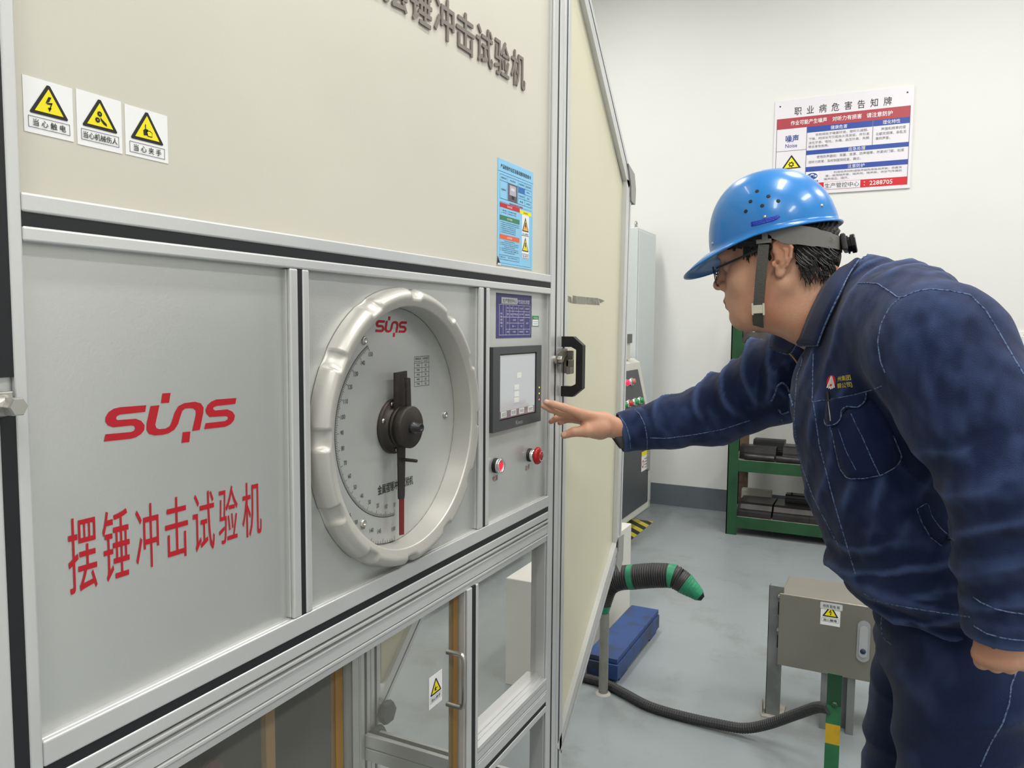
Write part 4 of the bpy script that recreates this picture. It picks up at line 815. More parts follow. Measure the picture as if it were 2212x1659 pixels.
# ------------------------------------------------------------------ the man: surfaces grown from distance fields
XM = 1.50                                             # his middle plane
def Wp(u, v, X): return at(u, v, 0, X)
def smin(a, b, k):
    h = np.clip(.5 + .5 * (b - a) / k, 0, 1); return b + (a - b) * h - k * h * (1 - h)
def smax(a, b, k): return -smin(-a, -b, k)
class Grid:
    def __init__(s, lo, hi, h):
        s.lo = np.array(lo, float); s.h = h; s.n = np.ceil((np.array(hi) - s.lo) / h).astype(int) + 1
        s.x = (s.lo[0] + np.arange(s.n[0]) * h).astype(np.float32)[:, None, None]; s.y = (s.lo[1] + np.arange(s.n[1]) * h).astype(np.float32)[None, :, None]; s.z = (s.lo[2] + np.arange(s.n[2]) * h).astype(np.float32)[None, None, :]
    def cap(s, a, b, ra, rb, kx=1.0, q=None):
        """cone with round ends from a to b; kx squeezes X"""
        X, Y, Z = q or (s.x, s.y, s.z); a, b = np.array(a, float), np.array(b, float); d = (b - a) / np.array([kx, 1, 1]); L = float(d @ d) + 1e-9
        px_, py_, pz_ = (X - a[0]) / kx, Y - a[1], Z - a[2]
        t = np.clip((px_ * d[0] + py_ * d[1] + pz_ * d[2]) / L, 0, 1).astype(np.float32)
        return np.sqrt((px_ - d[0] * t) ** 2 + (py_ - d[1] * t) ** 2 + (pz_ - d[2] * t) ** 2) - (ra + (rb - ra) * t)
    def ell(s, c, r_, q=None):
        X, Y, Z = q or (s.x, s.y, s.z); k = np.sqrt(((X - c[0]) / r_[0]) ** 2 + ((Y - c[1]) / r_[1]) ** 2 + ((Z - c[2]) / r_[2]) ** 2)
        return (k - 1) * min(r_)
    def half(s, p, n_, q=None):
        X, Y, Z = q or (s.x, s.y, s.z); n_ = np.array(n_, float); n_ /= np.linalg.norm(n_); return (X - p[0]) * n_[0] + (Y - p[1]) * n_[1] + (Z - p[2]) * n_[2]
    def chain(s, P, R_, k=.02, kx=1.0, q=None):
        F = None
        for i in range(len(P) - 1):
            g = s.cap(P[i], P[i + 1], R_[i], R_[i + 1], kx, q); F = g if F is None else smin(F, g, k)
        return F
def nets(G, F):
    F = np.broadcast_to(F, tuple(G.n)); S = F < 0; nx, ny, nz = F.shape
    cs = [S[i:nx - 1 + i, j:ny - 1 + j, k:nz - 1 + k] for i in (0, 1) for j in (0, 1) for k in (0, 1)]
    any_ = np.zeros(cs[0].shape, bool); all_ = np.ones(cs[0].shape, bool)
    for c in cs: any_ |= c; all_ &= c
    act = any_ & ~all_; I = np.argwhere(act); idx = -np.ones(act.shape, np.int32); idx[act] = np.arange(len(I))
    acc = np.zeros((len(I), 3)); cnt = np.zeros(len(I)); cor = [(i, j, k) for i in (0, 1) for j in (0, 1) for k in (0, 1)]
    val = [F[I[:, 0] + c[0], I[:, 1] + c[1], I[:, 2] + c[2]] for c in cor]
    for a in range(8):
        for b in range(a + 1, 8):
            dlt = np.array(cor[b]) - np.array(cor[a])
            if np.abs(dlt).sum() != 1: continue
            va, vb = val[a], val[b]; m = (va < 0) != (vb < 0); t = np.where(m, va / (va - vb + 1e-20), 0)
            acc[m] += (np.array(cor[a]) + t[:, None] * dlt)[m]; cnt[m] += 1
    V = (I + acc / cnt[:, None]) * G.h + G.lo; Q = []
    for ax in range(3):
        A = [slice(1, -1)] * 3; A[ax] = slice(0, -1); B = list(A); B[ax] = slice(1, None)
        s0, s1 = S[tuple(A)], S[tuple(B)]; e = np.argwhere(s0 != s1); sg = s0[e[:, 0], e[:, 1], e[:, 2]]
        off = np.ones(3, int); off[ax] = 0; e = e + off; u_, w_ = [(1, 2), (2, 0), (0, 1)][ax]
        def at_(du, dw):
            c = e.copy(); c[:, u_] -= du; c[:, w_] -= dw; return idx[c[:, 0], c[:, 1], c[:, 2]]
        q = np.stack([at_(1, 1), at_(0, 1), at_(0, 0), at_(1, 0)], 1); q[~sg] = q[~sg][:, ::-1]; Q.append(q)
    return V, np.concatenate(Q)
def vnormals(V, Q):
    n = np.cross(V[Q[:, 2]] - V[Q[:, 0]], V[Q[:, 3]] - V[Q[:, 1]]); N = np.zeros_like(V)
    for k in range(4): np.add.at(N, Q[:, k], n)
    return N / (np.linalg.norm(N, axis=1, keepdims=True) + 1e-12)
def relax(V, Q, it=2, f_=.5):
    n = len(V)
    for _ in range(it):
        A = np.zeros_like(V); c = np.zeros(n)
        for k in range(4):
            a, b = Q[:, k], Q[:, (k + 1) % 4]; np.add.at(A, a, V[b]); np.add.at(A, b, V[a]); np.add.at(c, a, 1); np.add.at(c, b, 1)
        V = V * (1 - f_) + f_ * A / np.maximum(c, 1)[:, None]
    return V
def mesh_obj(name, V, Q, mats, parent=None, mi=None):
    me = bpy.data.meshes.new(name); o3 = np.array(wloc(parent)) if parent is not None else np.zeros(3)
    me.vertices.add(len(V)); me.vertices.foreach_set('co', (V - o3).astype(np.float32).ravel()); me.loops.add(len(Q) * 4); me.loops.foreach_set('vertex_index', Q.astype(np.int32).ravel())
    me.polygons.add(len(Q)); me.polygons.foreach_set('loop_start', np.arange(0, len(Q) * 4, 4, dtype=np.int32)); me.update(calc_edges=True)
    for m in (mats if isinstance(mats, list) else [mats]): me.materials.append(m)
    me.polygons.foreach_set('use_smooth', np.ones(len(Q), bool))
    if mi is not None: me.polygons.foreach_set('material_index', mi.astype(np.int32))
    me.validate(); o = bpy.data.objects.new(name, me); COL.objects.link(o)
    if parent is not None: o.parent = parent
    return o
def vnoise(P, seed=0, oct_=4):
    """smooth pseudo noise from rotated sines, about -1..1"""
    rs = np.random.RandomState(seed); out = np.zeros(len(P)); a = 1.0; f_ = 1.0; tot = 0
    for _ in range(oct_):
        for _ in range(3):
            d_ = rs.normal(size=3); d_ /= np.linalg.norm(d_); out += a * np.sin(P @ d_ * f_ + rs.uniform(0, 6.28) + .8 * np.sin(P @ rs.normal(size=3) * f_ * .6)) / 3
        tot += a * .6; a *= .55; f_ *= 1.9
    return out / tot

# ---- head, in its own frame: q = (side, forward, up) from the middle between the ear canals
PIT = math.radians(12); HO = np.array([XM, -.4939, 1.4907])
HF = np.array([0, math.cos(PIT), -math.sin(PIT)]); HU = np.array([0, math.sin(PIT), math.cos(PIT)])
def hw(s_, f_, u_): return HO + np.array([s_, 0, 0]) + HF * f_ + HU * u_
G = Grid((XM - .115, -.66, 1.28), (XM + .115, -.345, 1.66), .0021)
qs = G.x - XM; qy, qz = G.y - HO[1], G.z - HO[2]
q = (qs, (qy * HF[1] + qz * HF[2]), (qy * HU[1] + qz * HU[2]))
S_, F_, U_ = q; aS = np.abs(S_)
D = G.ell((0, -.006, .055), (.075, .088, .088), q)                         # skull
D = smin(D, G.ell((0, .045, .0), (.064, .056, .075), q), .03)              # face block
D = smin(D, G.cap((0, .062, -.045), (0, .078, -.070), .040, .026, 1.1, q), .02)   # jaw to chin
D = smin(D, G.ell((0, .088, -.079), (.021, .0165, .016), q), .014)           # chin
D = smin(D, G.cap((-.055, -.002, -.035), (-.030, .066, -.078), .020, .018, 1, q), .022); D = smin(D, G.cap((.055, -.002, -.035), (.030, .066, -.078), .020, .018, 1, q), .022)
D = smin(D, G.ell((-.040, .070, -.012), (.024, .022, .024), q), .02); D = smin(D, G.ell((.040, .070, -.012), (.024, .022, .024), q), .02)   # cheeks
D = smin(D, G.cap((-.035, .088, .044), (.035, .088, .044), .0155, .0155, 1, q), .014)     # brow
D = smax(D, -np.minimum(G.ell((-.033, .108, .023), (.020, .017, .0125), q), G.ell((.033, .108, .023), (.020, .017, .0125), q)), .012)   # sockets
for s_ in (-1, 1): D = smin(D, G.ell((s_ * .032, .086, .022), (.0145, .0125, .0115), q), .004)
for s_ in (-1, 1): D = smin(D, G.cap((s_ * .020, .0965, .0215), (s_ * .044, .089, .0205), .0022, .0018, 1, q), .003)   # lids
D = smin(D, G.cap((0, .096, .034), (0, .116, -.003), .0085, .0095, .9, q), .012)            # nose bridge
D = smin(D, G.ell((0, .1185, -.006), (.0105, .0095, .009), q), .007)
for s_ in (-1, 1): D = smin(D, G.ell((s_ * .0125, .107, -.011), (.0075, .0105, .0078), q), .005)
for s_ in (-1, 1): D = smax(D, -G.ell((s_ * .0072, .1095, -.0195), (.0034, .0055, .0045), q), .002)
D = smin(D, G.ell((0, .094, -.043), (.030, .0165, .026), q), .014)            # mouth mound
D = smin(D, G.cap((-.015, .1025, -.0395), (.015, .1025, -.0395), .0062, .0062, 1, q), .006); D = smin(D, G.ell((0, .1085, -.0395), (.016, .0055, .0058), q), .005)
D = smin(D, G.ell((0, .1055, -.0520), (.0175, .0060, .0062), q), .005)
D = smax(D, -G.cap((-.024, .1005, -.0475), (.024, .1005, -.0475), .0016, .0016, 1, q), .003); D = smax(D, -G.ell((0, .1135, -.0462), (.02, .0042, .0014), q), .003)
D = smax(D, -G.ell((0, .1105, -.0620), (.022, .009, .0052), q), .01)
# neck
D = smin(D, G.chain([hw(0, -.03, -.01), np.array([XM, -.575, 1.40]), np.array([XM, -.625, 1.34])], [.058, .058, .066], .03, 1.0), .025)
D = smin(D, G.cap((0, .052, -.062), (0, -.010, -.092), .040, .046, 1.30, q), .03)      # under the jaw
# ear
for s_ in (-1, 1):
    def ep(k, f_, u_): return (s_ * (.0785 + k), f_, u_)
    E_ = G.cap(ep(.004, -.0165, .0245), ep(-.001, -.006, -.010), .0160, .0100, .42, q)                       # shell of the ear
    E_ = smin(E_, G.ell(ep(-.001, -.0035, -.0165), (.0055, .0080, .0085), q), .003)                    # lobe
    E_ = smax(E_, -G.cap(ep(.0115, -.0145, .0235), ep(.008, -.004, .0000), .0105, .0065, .50, q), .002)       # hollow
    helix = [ep(.004, .000, .022), ep(.0062, -.004, .036), ep(.0085, -.015, .0415), ep(.0105, -.0275, .036), ep(.0110, -.0315, .022), ep(.0085, -.0265, .006), ep(.0050, -.0175, -.007)]
    E_ = smin(E_, G.chain(helix, [.0026, .0030, .0033, .0034, .0033, .0030, .0026], .002, 1, q), .002)
    anti = [ep(.0065, -.012, .030), ep(.0075, -.0215, .020), ep(.0065, -.0185, .006), ep(.0045, -.0085, -.005)]
    E_ = smin(E_, G.chain(anti, [.0022, .0028, .0028, .0026], .002, 1, q), .002)
    E_ = smin(E_, G.ell(ep(.0025, .0045, .0020), (.0035, .0038, .0062), q), .002)                          # tragus
    E_ = smax(E_, -G.ell(ep(.006, -.003, .0010), (.0075, .0038, .0055), q), .0015)
    D = smin(D, E_, .0028)
hv, hq = nets(G, D); del D
# ---- hands
def hand_mesh(lo, hi, parts, k=.004, h=.0016):
    g = Grid(lo, hi, h); D_ = None
    for kind, P_, R_, *kk in parts:
        e = g.chain(P_, R_, .003) if kind == 'c' else g.ell(P_, R_)
        D_ = e if D_ is None else smin(D_, e, kk[0] if kk else k)
    return nets(g, D_)
def fp(L): return [Wp(*a) for a in L]
parts = [('c', fp([(1385, 934, 1.635), (1324, 923, 1.587), (1300, 917, 1.573)]), [.023, .0228, .0250]),
         ('c', fp([(1304, 912, 1.575), (1262, 897, 1.53)]), [.021, .0125], .014), ('c', fp([(1304, 916, 1.585), (1258, 899, 1.552)]), [.020, .012], .012),
         ('c', fp([(1304, 920, 1.59), (1258, 904, 1.572)]), [.019, .0115], .012), ('c', fp([(1306, 924, 1.592), (1262, 910, 1.588)]), [.018, .0105], .012),
         ('c', fp([(1296, 928, 1.562), (1270, 920, 1.542)]), [.021, .014], .012),
         ('c', fp([(1256, 894, 1.527), (1217, 880, 1.508), (1197, 873.5, 1.501), (1180, 868.5, 1.498)]), [.0108, .0088, .0076, .0058], .005),
         ('c', fp([(1252, 898, 1.549), (1211, 891, 1.527), (1190, 884, 1.512), (1174, 877, 1.500)]), [.0108, .0088, .0076, .006], .004),
         ('c', fp([(1250, 903, 1.570), (1218, 901, 1.556), (1200, 905, 1.549), (1190, 911, 1.545)]), [.0102, .0082, .007, .0056], .003),
         ('c', fp([(1254, 908, 1.586), (1231, 906, 1.577), (1218, 909, 1.571), (1209, 914, 1.568)]), [.0092, .0074, .0064, .0052], .003),
         ('c', fp([(1296, 927, 1.56), (1268, 931, 1.528), (1240, 933, 1.518), (1219, 940, 1.514)]), [.0185, .0138, .0102, .0080], .010),
         ('e', Wp(1283, 926, 1.548), (.014, .026, .016), .012)]
lo = np.min([np.min(p[1], 0) if p[0] == 'c' else p[1] for p in parts], 0) - .045; hi = np.max([np.max(p[1], 0) if p[0] == 'c' else p[1] for p in parts], 0) + .045
rv, rq = hand_mesh(lo, hi, parts)
LX = 1.235
parts = [('c', fp([(2160, 1330, LX), (2164, 1372, LX), (2166, 1392, LX)]), [.033, .029, .030])]
for i in range(4):
    u0 = 2122 + i * 29; v1 = (1427, 1434, 1436, 1430)[i]; xx = LX - .014 + .004 * abs(i - 1.5)
    parts.append(('c', fp([(2148 + i * 11, 1385, LX - .004), (u0 + 2, v1 - 14, xx)]), [.023, .0155], .012))
    parts.append(('c', fp([(u0 + 2, v1 - 14, xx), (u0, v1 + 2, xx + .012), (u0 + 1, v1 + 3, xx + .034)]), [.0122, .0108, .0098], .003))
    parts.append(('c', fp([(u0 + 1, v1 + 3, xx + .034), (u0 + 3, v1 - 16, xx + .042)]), [.0095, .008], .003))
parts.append(('c', fp([(2150, 1388, LX + .022), (2132, 1412, LX + .036), (2150, 1428, LX + .048)]), [.016, .0115, .0095], .008))
lo = np.min([np.min(p[1], 0) for p in parts], 0) - .045; hi = np.max([np.max(p[1], 0) for p in parts], 0) + .045
lv, lq = hand_mesh(lo, hi, parts)

# ---- clothes
SHR, ELR, WRR = np.array([1.70, -.60, 1.345]), Wp(1545, 893, 1.715), Wp(1346, 932, 1.62)
SHL, ELL, WRL = Wp(2022, 755, 1.275), Wp(2172, 1035, 1.205), Wp(2166, 1352, LX)
TOR = [np.array([XM, -.685, 1.355]), np.array([XM, -.672, 1.25]), np.array([XM, -.695, 1.12]), np.array([XM, -.745, 1.0]), np.array([XM, -.785, .93])]
def arm_axes(a, b, c): return [a, b, c]
g = Grid((1.09, -1.02, .83), (1.86, -.07, 1.53), .0044)
J = g.chain(TOR, [.128, .142, .138, .136, .130], .05, 1.28)
J = smin(J, g.cap((1.35, -.70, 1.385), (1.65, -.655, 1.375), .093, .093), .06)       # shoulders
J = smin(J, g.cap((XM, -.79, 1.315), (XM, -.70, 1.385), .06, .065, 1.7), .06)          # upper back
J = smin(J, g.cap((XM, -.645, 1.41), (XM, -.595, 1.465), .076, .058), .03)         # collar stand
aR = g.chain([SHR, (SHR + ELR) / 2 + np.array([0, 0, .004]), ELR, (ELR + WRR) / 2, WRR + (WRR - ELR) * .25], [.100, .090, .072, .056, .041], .02)
aL = g.chain([SHL, (SHL + ELL) / 2, ELL, (ELL + WRL) / 2, WRL + (WRL - ELL) * .2], [.100, .088, .076, .060, .048], .02)
J = smin(J, aR, .035); J = smin(J, aL, .03)
del aR, aL
# hem: gathered waistband over the trousers
J = smin(J, g.chain([np.array([XM, -.79, .925]), np.array([XM, -.795, .905])], [.130, .128], .01, 1.30), .012)
dW = (WRR - ELR) / np.linalg.norm(WRR - ELR); dL = (WRL - ELL) / np.linalg.norm(WRL - ELL); dN = np.array([0, .52, .85])
J = smax(J, g.half(WRR + dW * .009, dW) + 1e3 * (g.half(ELR, -dW) > 0) * -1, .003)
J = smax(J, g.half(WRL + dL * .012, dL) - 1e3 * (g.x > 1.32), .003)
J = smax(J, g.half((XM, -.79, .893), (0, .12, -1)) - 1e3 * (g.x < 1.26), .004)
J = smin(J, g.cap((XM, -.675, 1.41), (XM, -.632, 1.462), .055, .046, 1.25), .02)
J = smax(J, g.half(Wp(1785, 655, XM), (0, .87, .49)) - 1e3 * (g.z < 1.40), .004)
J = smax(J, -g.cap(WRR - dW * .035, WRR + dW * .03, .035, .036), .003); J = smax(J, -g.cap(WRL - dL * .03, WRL + dL * .03, .040, .042), .003)
J = smax(J, -g.cap((XM, -.64, 1.38), (XM, -.56, 1.50), .060, .072), .004)
jv, jq = nets(g, J); del J
jv = relax(jv, jq, 1, .4)

def along(P, a, b): d_ = b - a; L = np.linalg.norm(d_); t = (P - a) @ d_ / L; return t, np.linalg.norm(P - a - t[:, None] * d_ / L, axis=1), L
def bumpf(x, c, w): return np.exp(-((x - c) / w) ** 2)
def fold(V, N):
    D_ = np.zeros(len(V)); n1 = vnoise(V * 26, 3, 3); n2 = vnoise(V * 55, 9, 2)
    # right sleeve: cross folds on the upper arm and elbow
    t, rr, L = along(V, SHR, ELR); w = np.clip((t - L * .25) / .06, 0, 1) * (rr < .13) * (V[:, 0] > 1.60) * (V[:, 1] > -.52)
    up_ = np.clip(N[:, 2] * .8 + .5, 0, 1)
    ph = (V[:, 1] * .93 - V[:, 2] * .5 + (V[:, 0] - 1.7) * .5) * 2 * math.pi / .066 + n1 * 1.1
    t2, rr2, L2 = along(V, ELR, WRR); fade = 1 - .75 * np.clip(t2 / (L2 * .7), 0, 1)
    rid = 1 - np.abs(np.sin(ph / 2)) ** .8
    D_ += w * up_ * fade * (rid - .45) * .022 * (.7 + .5 * n2)
    D_ += (V[:, 0] > 1.58) * (V[:, 1] > -.5) * n2 * .0018
    # left sleeve
    t, rr, L = along(V, SHL, ELL); wl = (V[:, 0] < 1.33) * (rr < .14)
    D_ += wl * bumpf(t, L * .30, .10) * n1 * .003
    ph = (V[:, 2] * .9 + V[:, 1] * .35) * 2 * math.pi / .052 + n1 * 1.6
    wz = (V[:, 0] < 1.30) * np.clip((1.25 - V[:, 2]) / .08, 0, 1) * np.clip((V[:, 2] - .985) / .03, 0, 1)
    D_ += wz * (1 - np.abs(np.sin(ph / 2)) - .4) * .010 * (.7 + .6 * n2)
    # torso: long soft folds down the chest, horizontal ones at the waist
    wt = np.clip((V[:, 0] - 1.27) / .06, 0, 1) * np.clip((1.66 - V[:, 0]) / .05, 0, 1) * (V[:, 1] < -.44)
    ph = (V[:, 1] * 1.0 + V[:, 2] * .33 + V[:, 0] * .5) * 2 * math.pi / .058 + n1 * 1.3
    D_ += wt * np.clip((V[:, 2] - 1.0) / .12, 0, 1) * (.5 - np.abs(np.sin(ph / 2))) * .0055 * (.7 + .6 * n2)
    ph = (V[:, 2] * 1.1 + V[:, 1] * .35) * 2 * math.pi / .050 + n1 * 1.5
    D_ += wt * np.clip((1.06 - V[:, 2]) / .06, 0, 1) * (.5 - np.abs(np.sin(ph / 2))) * .009 * (.8 + .5 * n2)
    # overhang above the waistband
    D_ += wt * bumpf(V[:, 2] - .1 * (V[:, 1] + .78), .948, .016) * .012 - wt * bumpf(V[:, 2] - .1 * (V[:, 1] + .78), .915, .009) * .006
    n3 = vnoise(V @ np.array([[1, 0, 0], [0, 1, .35], [0, -.2, .55]]) * 120, 21, 2)
    return D_ + n1 * .0025 + n2 * .0010 + n3 * .0007
N_ = vnormals(jv, jq); fd = fold(jv, N_); jv = jv + N_ * fd[:, None]; jv = relax(jv, jq, 1, .3)
smooth_ = relax(jv, jq, 10, .6); jwear = np.clip(((jv - smooth_) * vnormals(jv, jq)).sum(1) / .0016, 0, 1) * .55 + np.clip(vnoise(jv * np.array([90, 60, 40]), 31, 3) - .3, 0, 1) * .12

# trousers
g = Grid((1.17, -1.02, .0), (1.83, -.55, .935), .0052)
HL, HR_ = np.array([1.395, -.815, .80]), np.array([1.605, -.785, .80])
T_ = g.chain([np.array([XM, -.79, .93]), np.array([XM, -.805, .84])], [.122, .130], .03, 1.28)
for hp, kn, an in ((HL, np.array([1.375, -.825, .50]), np.array([1.36, -.90, .07])), (HR_, np.array([1.625, -.752, .49]), np.array([1.63, -.80, .07]))):
    T_ = smin(T_, g.chain([hp, kn, an], [.112, .088, .068], .02), .035)
T_ = smax(T_, g.half((0, 0, .045), (0, 0, -1)), .003); T_ = smax(T_, g.half((0, 0, .925), (0, 0, 1)), .003)
tv, tq = nets(g, T_); del T_
tv = relax(tv, tq, 1, .4); N_ = vnormals(tv, tq); n1 = vnoise(tv * 22, 5, 3)
ph = (tv[:, 2] * 1.0 + tv[:, 1] * .55 * np.where(tv[:, 0] < 1.5, 1, -.4)) * 2 * math.pi / .085 + n1 * 1.7
dd = (.5 - np.abs(np.sin(ph / 2))) * .007 * np.clip((.92 - tv[:, 2]) / .05, 0, 1) + n1 * .004
tv = relax(tv + N_ * dd[:, None], tq, 1, .3)

# materials
def skin_mat():
    m = mat('skin', rgb(214, 164, 136), .46, var=.10, vscale=14, bump=.12, bscale=260, col2=rgb(206, 144, 114), lo=.4, hi=.7)
    b = m.node_tree.nodes['Principled BSDF']; b.inputs['Subsurface Weight'].default_value = .12; b.inputs['Subsurface Radius'].default_value = (.6, .25, .15); b.inputs['Subsurface Scale'].default_value = .01
    return m
SKIN = skin_mat()
def denim(name, c1, c2):
    m = mat(name, c1, .92, var=.3, vscale=11, col2=c2, lo=.35, hi=.7, bump=.35, bscale=700)
    nt = m.node_tree; b = nt.nodes['Principled BSDF']
    at_ = nt.nodes.new('ShaderNodeAttribute'); at_.attribute_name = 'wear'; mx = nt.nodes.new('ShaderNodeMix'); mx.data_type = 'RGBA'
    nt.links.new(b.inputs['Base Color'].links[0].from_socket, mx.inputs[6]); mx.inputs[7].default_value = rgb(84, 104, 152); nt.links.new(at_.outputs['Fac'], mx.inputs[0]); nt.links.new(mx.outputs[2], b.inputs['Base Color'])
    b.inputs['Sheen Weight'].default_value = .12; b.inputs['Specular IOR Level'].default_value = .2
    return m
DEN = denim('indigo_denim', rgb(29, 42, 76), rgb(22, 33, 63)); SEAM = mat('worn_seam', rgb(104, 124, 160), .9, vscale=260, col2=rgb(44, 60, 98), lo=.45, hi=.6); HAIRM = mat('black_hair', rgb(26, 25, 26), .5, bump=1.0, bscale=160, stretch=(1, .25, 1), var=.4, vscale=90)
# body: skin surfaces joined with a plain trunk that the clothes cover
P = Grid((1.15, -1.0, .02), (1.85, -.35, 1.42), .02)
bd = P.chain([np.array([XM, -.64, 1.36]), np.array([XM, -.665, 1.2]), np.array([XM, -.76, .95]), np.array([XM, -.79, .85])], [.075, .085, .085, .085], .04, 1.2)
for hp, kn, an in ((HL, np.array([1.375, -.825, .50]), np.array([1.36, -.90, .09])), (HR_, np.array([1.625, -.752, .49]), np.array([1.63, -.80, .09]))): bd = smin(bd, P.chain([hp, kn, an], [.08, .055, .04], .02), .03)
for a, b, c in ((SHR, ELR, WRR), (SHL, ELL, WRL)): bd = smin(bd, P.chain([a, b, c], [.05, .042, .03], .02), .03)
bv, bq = nets(P, bd)
V = np.concatenate([hv, rv, lv, bv]); Q = np.concatenate([hq, rq + len(hv), lq + len(hv) + len(rv), bq + len(hv) + len(rv) + len(lv)])
V = np.concatenate([relax(hv, hq, 2, .4), relax(rv, rq, 1, .4), relax(lv, lq, 1, .4), bv])
fc = V[Q].mean(1) - HO; f1, u1, s1_ = fc @ HF, fc @ HU, fc[:, 0]
LIP = mat('lips', rgb(150, 88, 78), .4); lip = ((np.abs(s1_) < .024 - .25 * np.abs(u1 + .046)) & (u1 < -.0365) & (u1 > -.0575) & (f1 > .094)); lip &= np.abs(s1_) < .023
NAIL = mat('nail', rgb(228, 184, 160), .3); ctr = V[Q].mean(1)
nl = np.zeros(len(Q), bool)
for c_ in (Wp(1217.5, 937, 1.507), Wp(1180, 866.5, 1.494), Wp(1213, 912, 1.563)): nl |= (np.linalg.norm((ctr - c_), axis=1) < .0058)
EYE = mat('eye_dark', rgb(40, 32, 30), .15); ey_ = ((np.abs(np.abs(s1_) - .032) < .009) & (np.abs(u1 - .0185) < .0022) & (f1 > .092))
mi = np.where(lip, 1, 0); mi = np.where(nl, 3, mi); mi = np.where(ey_, 2, mi)
person = mesh_obj('person', V, Q, [SKIN, LIP, EYE, NAIL], None, mi)
tag(person, 'man in dark blue denim workwear leaning forward and reaching for the machine screen', 'person')
jacket = mesh_obj('jacket', jv, jq, DEN, person); jacket['label'] = 'dark blue denim work jacket with worn pale seams'
trousers = mesh_obj('trousers', tv, tq, DEN, person)
for o_, w_ in ((jacket, jwear), (trousers, np.clip(vnoise(tv * 45, 33, 3) - .2, 0, 1) * .3)):
    a_ = o_.data.attributes.new('wear', 'FLOAT', 'POINT'); a_.data.foreach_set('value', w_.astype(np.float32))
def bvh(V_, Q_): return BVHTree.FromPolygons([tuple(p) for p in V_], [tuple(int(i) for i in f_) for f_ in Q_])
JB, TB = bvh(jv, jq), bvh(tv, tq); HB2 = bvh(hv, hq)
def hit(tree, u, v, off=.0015):
    d_ = Vector(ray(u, v)).normalized(); l, n, i, dist = tree.ray_cast(Vector(CAM), d_)
    if l is None: return None, None
    if n.dot(d_) > 0: n = -n
    return np.array(l + n * off), np.array(n)
def seam(tree, pts, par, r_=.0011, name='seam', m=None, off=.0002, step=5, mb=None, dens=True):
    P_ = []
    for a, b in zip(pts[:-1], pts[1:]):
        k = max(1, int(math.hypot(b[0] - a[0], b[1] - a[1]) / step)); P_ += [(a[0] + (b[0] - a[0]) * i / k, a[1] + (b[1] - a[1]) * i / k) for i in range(k)]
    P_.append(pts[-1]); runs = [[]]
    for u, v in P_:
        h_, n_ = hit(tree, u, v, off)
        if h_ is None or (runs[-1] and np.linalg.norm(h_ - runs[-1][-1]) > .03): runs.append([])
        if h_ is not None: runs[-1].append(h_)
    for r0 in runs:
        if len(r0) > 2: MB().tube(smooth_path(r0[::2] + ([r0[-1]] if len(r0) % 2 == 0 else []), 3), r_, seg=6).build(name, m or SEAM, par)
def patch(tree, poly, par, name, m, th=.002, off=.0008, step=4, edge=True, er=.0011):
    """a piece of cloth laid over a surface: fills the pixel polygon"""
    poly = [np.array(p, float) for p in poly]; xs = [p[0] for p in poly]; ys = [p[1] for p in poly]
    c = sum(poly) / len(poly); rings = []; B_ = []
    for a, b in zip(poly, poly[1:] + poly[:1]):
        k = max(1, int(np.linalg.norm(b - a) / step)); B_ += [a + (b - a) * i / k for i in range(k)]
    K = 5
    for j in range(K): rings.append([c + (p - c) * (1 - j / K) for p in B_])
    mb = MB(); top = []; 
    for rg in rings:
        row = []
        for p in rg:
            h_, n_ = hit(tree, p[0], p[1], off + th)
            row.append(h_ if h_ is not None else (row[-1] if row else None))
        if any(r0 is None for r0 in row): row = [r0 if r0 is not None else next(x for x in row if x is not None) for r0 in row] if any(x is not None for x in row) else None
        if row is None: return None
        top.append(row)
    h_, n_ = hit(tree, c[0], c[1], off + th)
    lowr = []
    for p, t_ in zip(B_, top[0]):
        h2, n2 = hit(tree, p[0], p[1], -.0005); lowr.append(h2 if h2 is not None else t_)
    mb.grid([lowr] + top, closed=True); nB = len(B_); base = len(mb.v) - nB
    if h_ is not None: mb.v.append(tuple(h_)); ci = len(mb.v) - 1; [(mb.f.append((base + i, base + (i + 1) % nB, ci)), mb.m.append(0), mb.s.append(True)) for i in range(nB)]
    o = mb.build(name, m, par)
    return o, top[0]
# seams of the jacket
for L_ in ([(1843, 613), (1870, 611), (1895, 613), (1925, 632), (1943, 645), (1960, 638), (1985, 628), (2010, 625), (2050, 628), (2095, 637)],
           [(1943, 645), (1922, 664), (1903, 700), (1896, 740), (1902, 780), (1912, 805)], [(2095, 637), (2130, 672), (2160, 722), (2185, 765), (2210, 808)],
           [(1733, 770), (1731, 788), (1722, 808), (1719, 850), (1716, 900), (1721, 960), (1735, 1015), (1755, 1070), (1785, 1128), (1812, 1180)],
           [(1757, 765), (1756, 800), (1755, 868), (1800, 862), (1850, 852), (1885, 842), (1905, 834)], [(1757, 870), (1770, 960), (1795, 1060), (1812, 1120), (1830, 1180), (1848, 1240)],
           [(1404, 946), (1440, 947), (1500, 939), (1560, 928), (1620, 908)], [(1398, 970), (1398, 945), (1392, 915), (1380, 893), (1366, 880)], [(1362, 969), (1360, 945), (1352, 918), (1338, 899)],
           [(2103, 1290), (2120, 1302), (2150, 1315), (2180, 1322), (2211, 1326)], [(2104, 1352), (2130, 1368), (2165, 1378), (2200, 1383), (2211, 1383)],
           [(1866, 1282), (1900, 1300), (1960, 1312), (2040, 1325), (2095, 1333)]): seam(JB, L_, jacket)
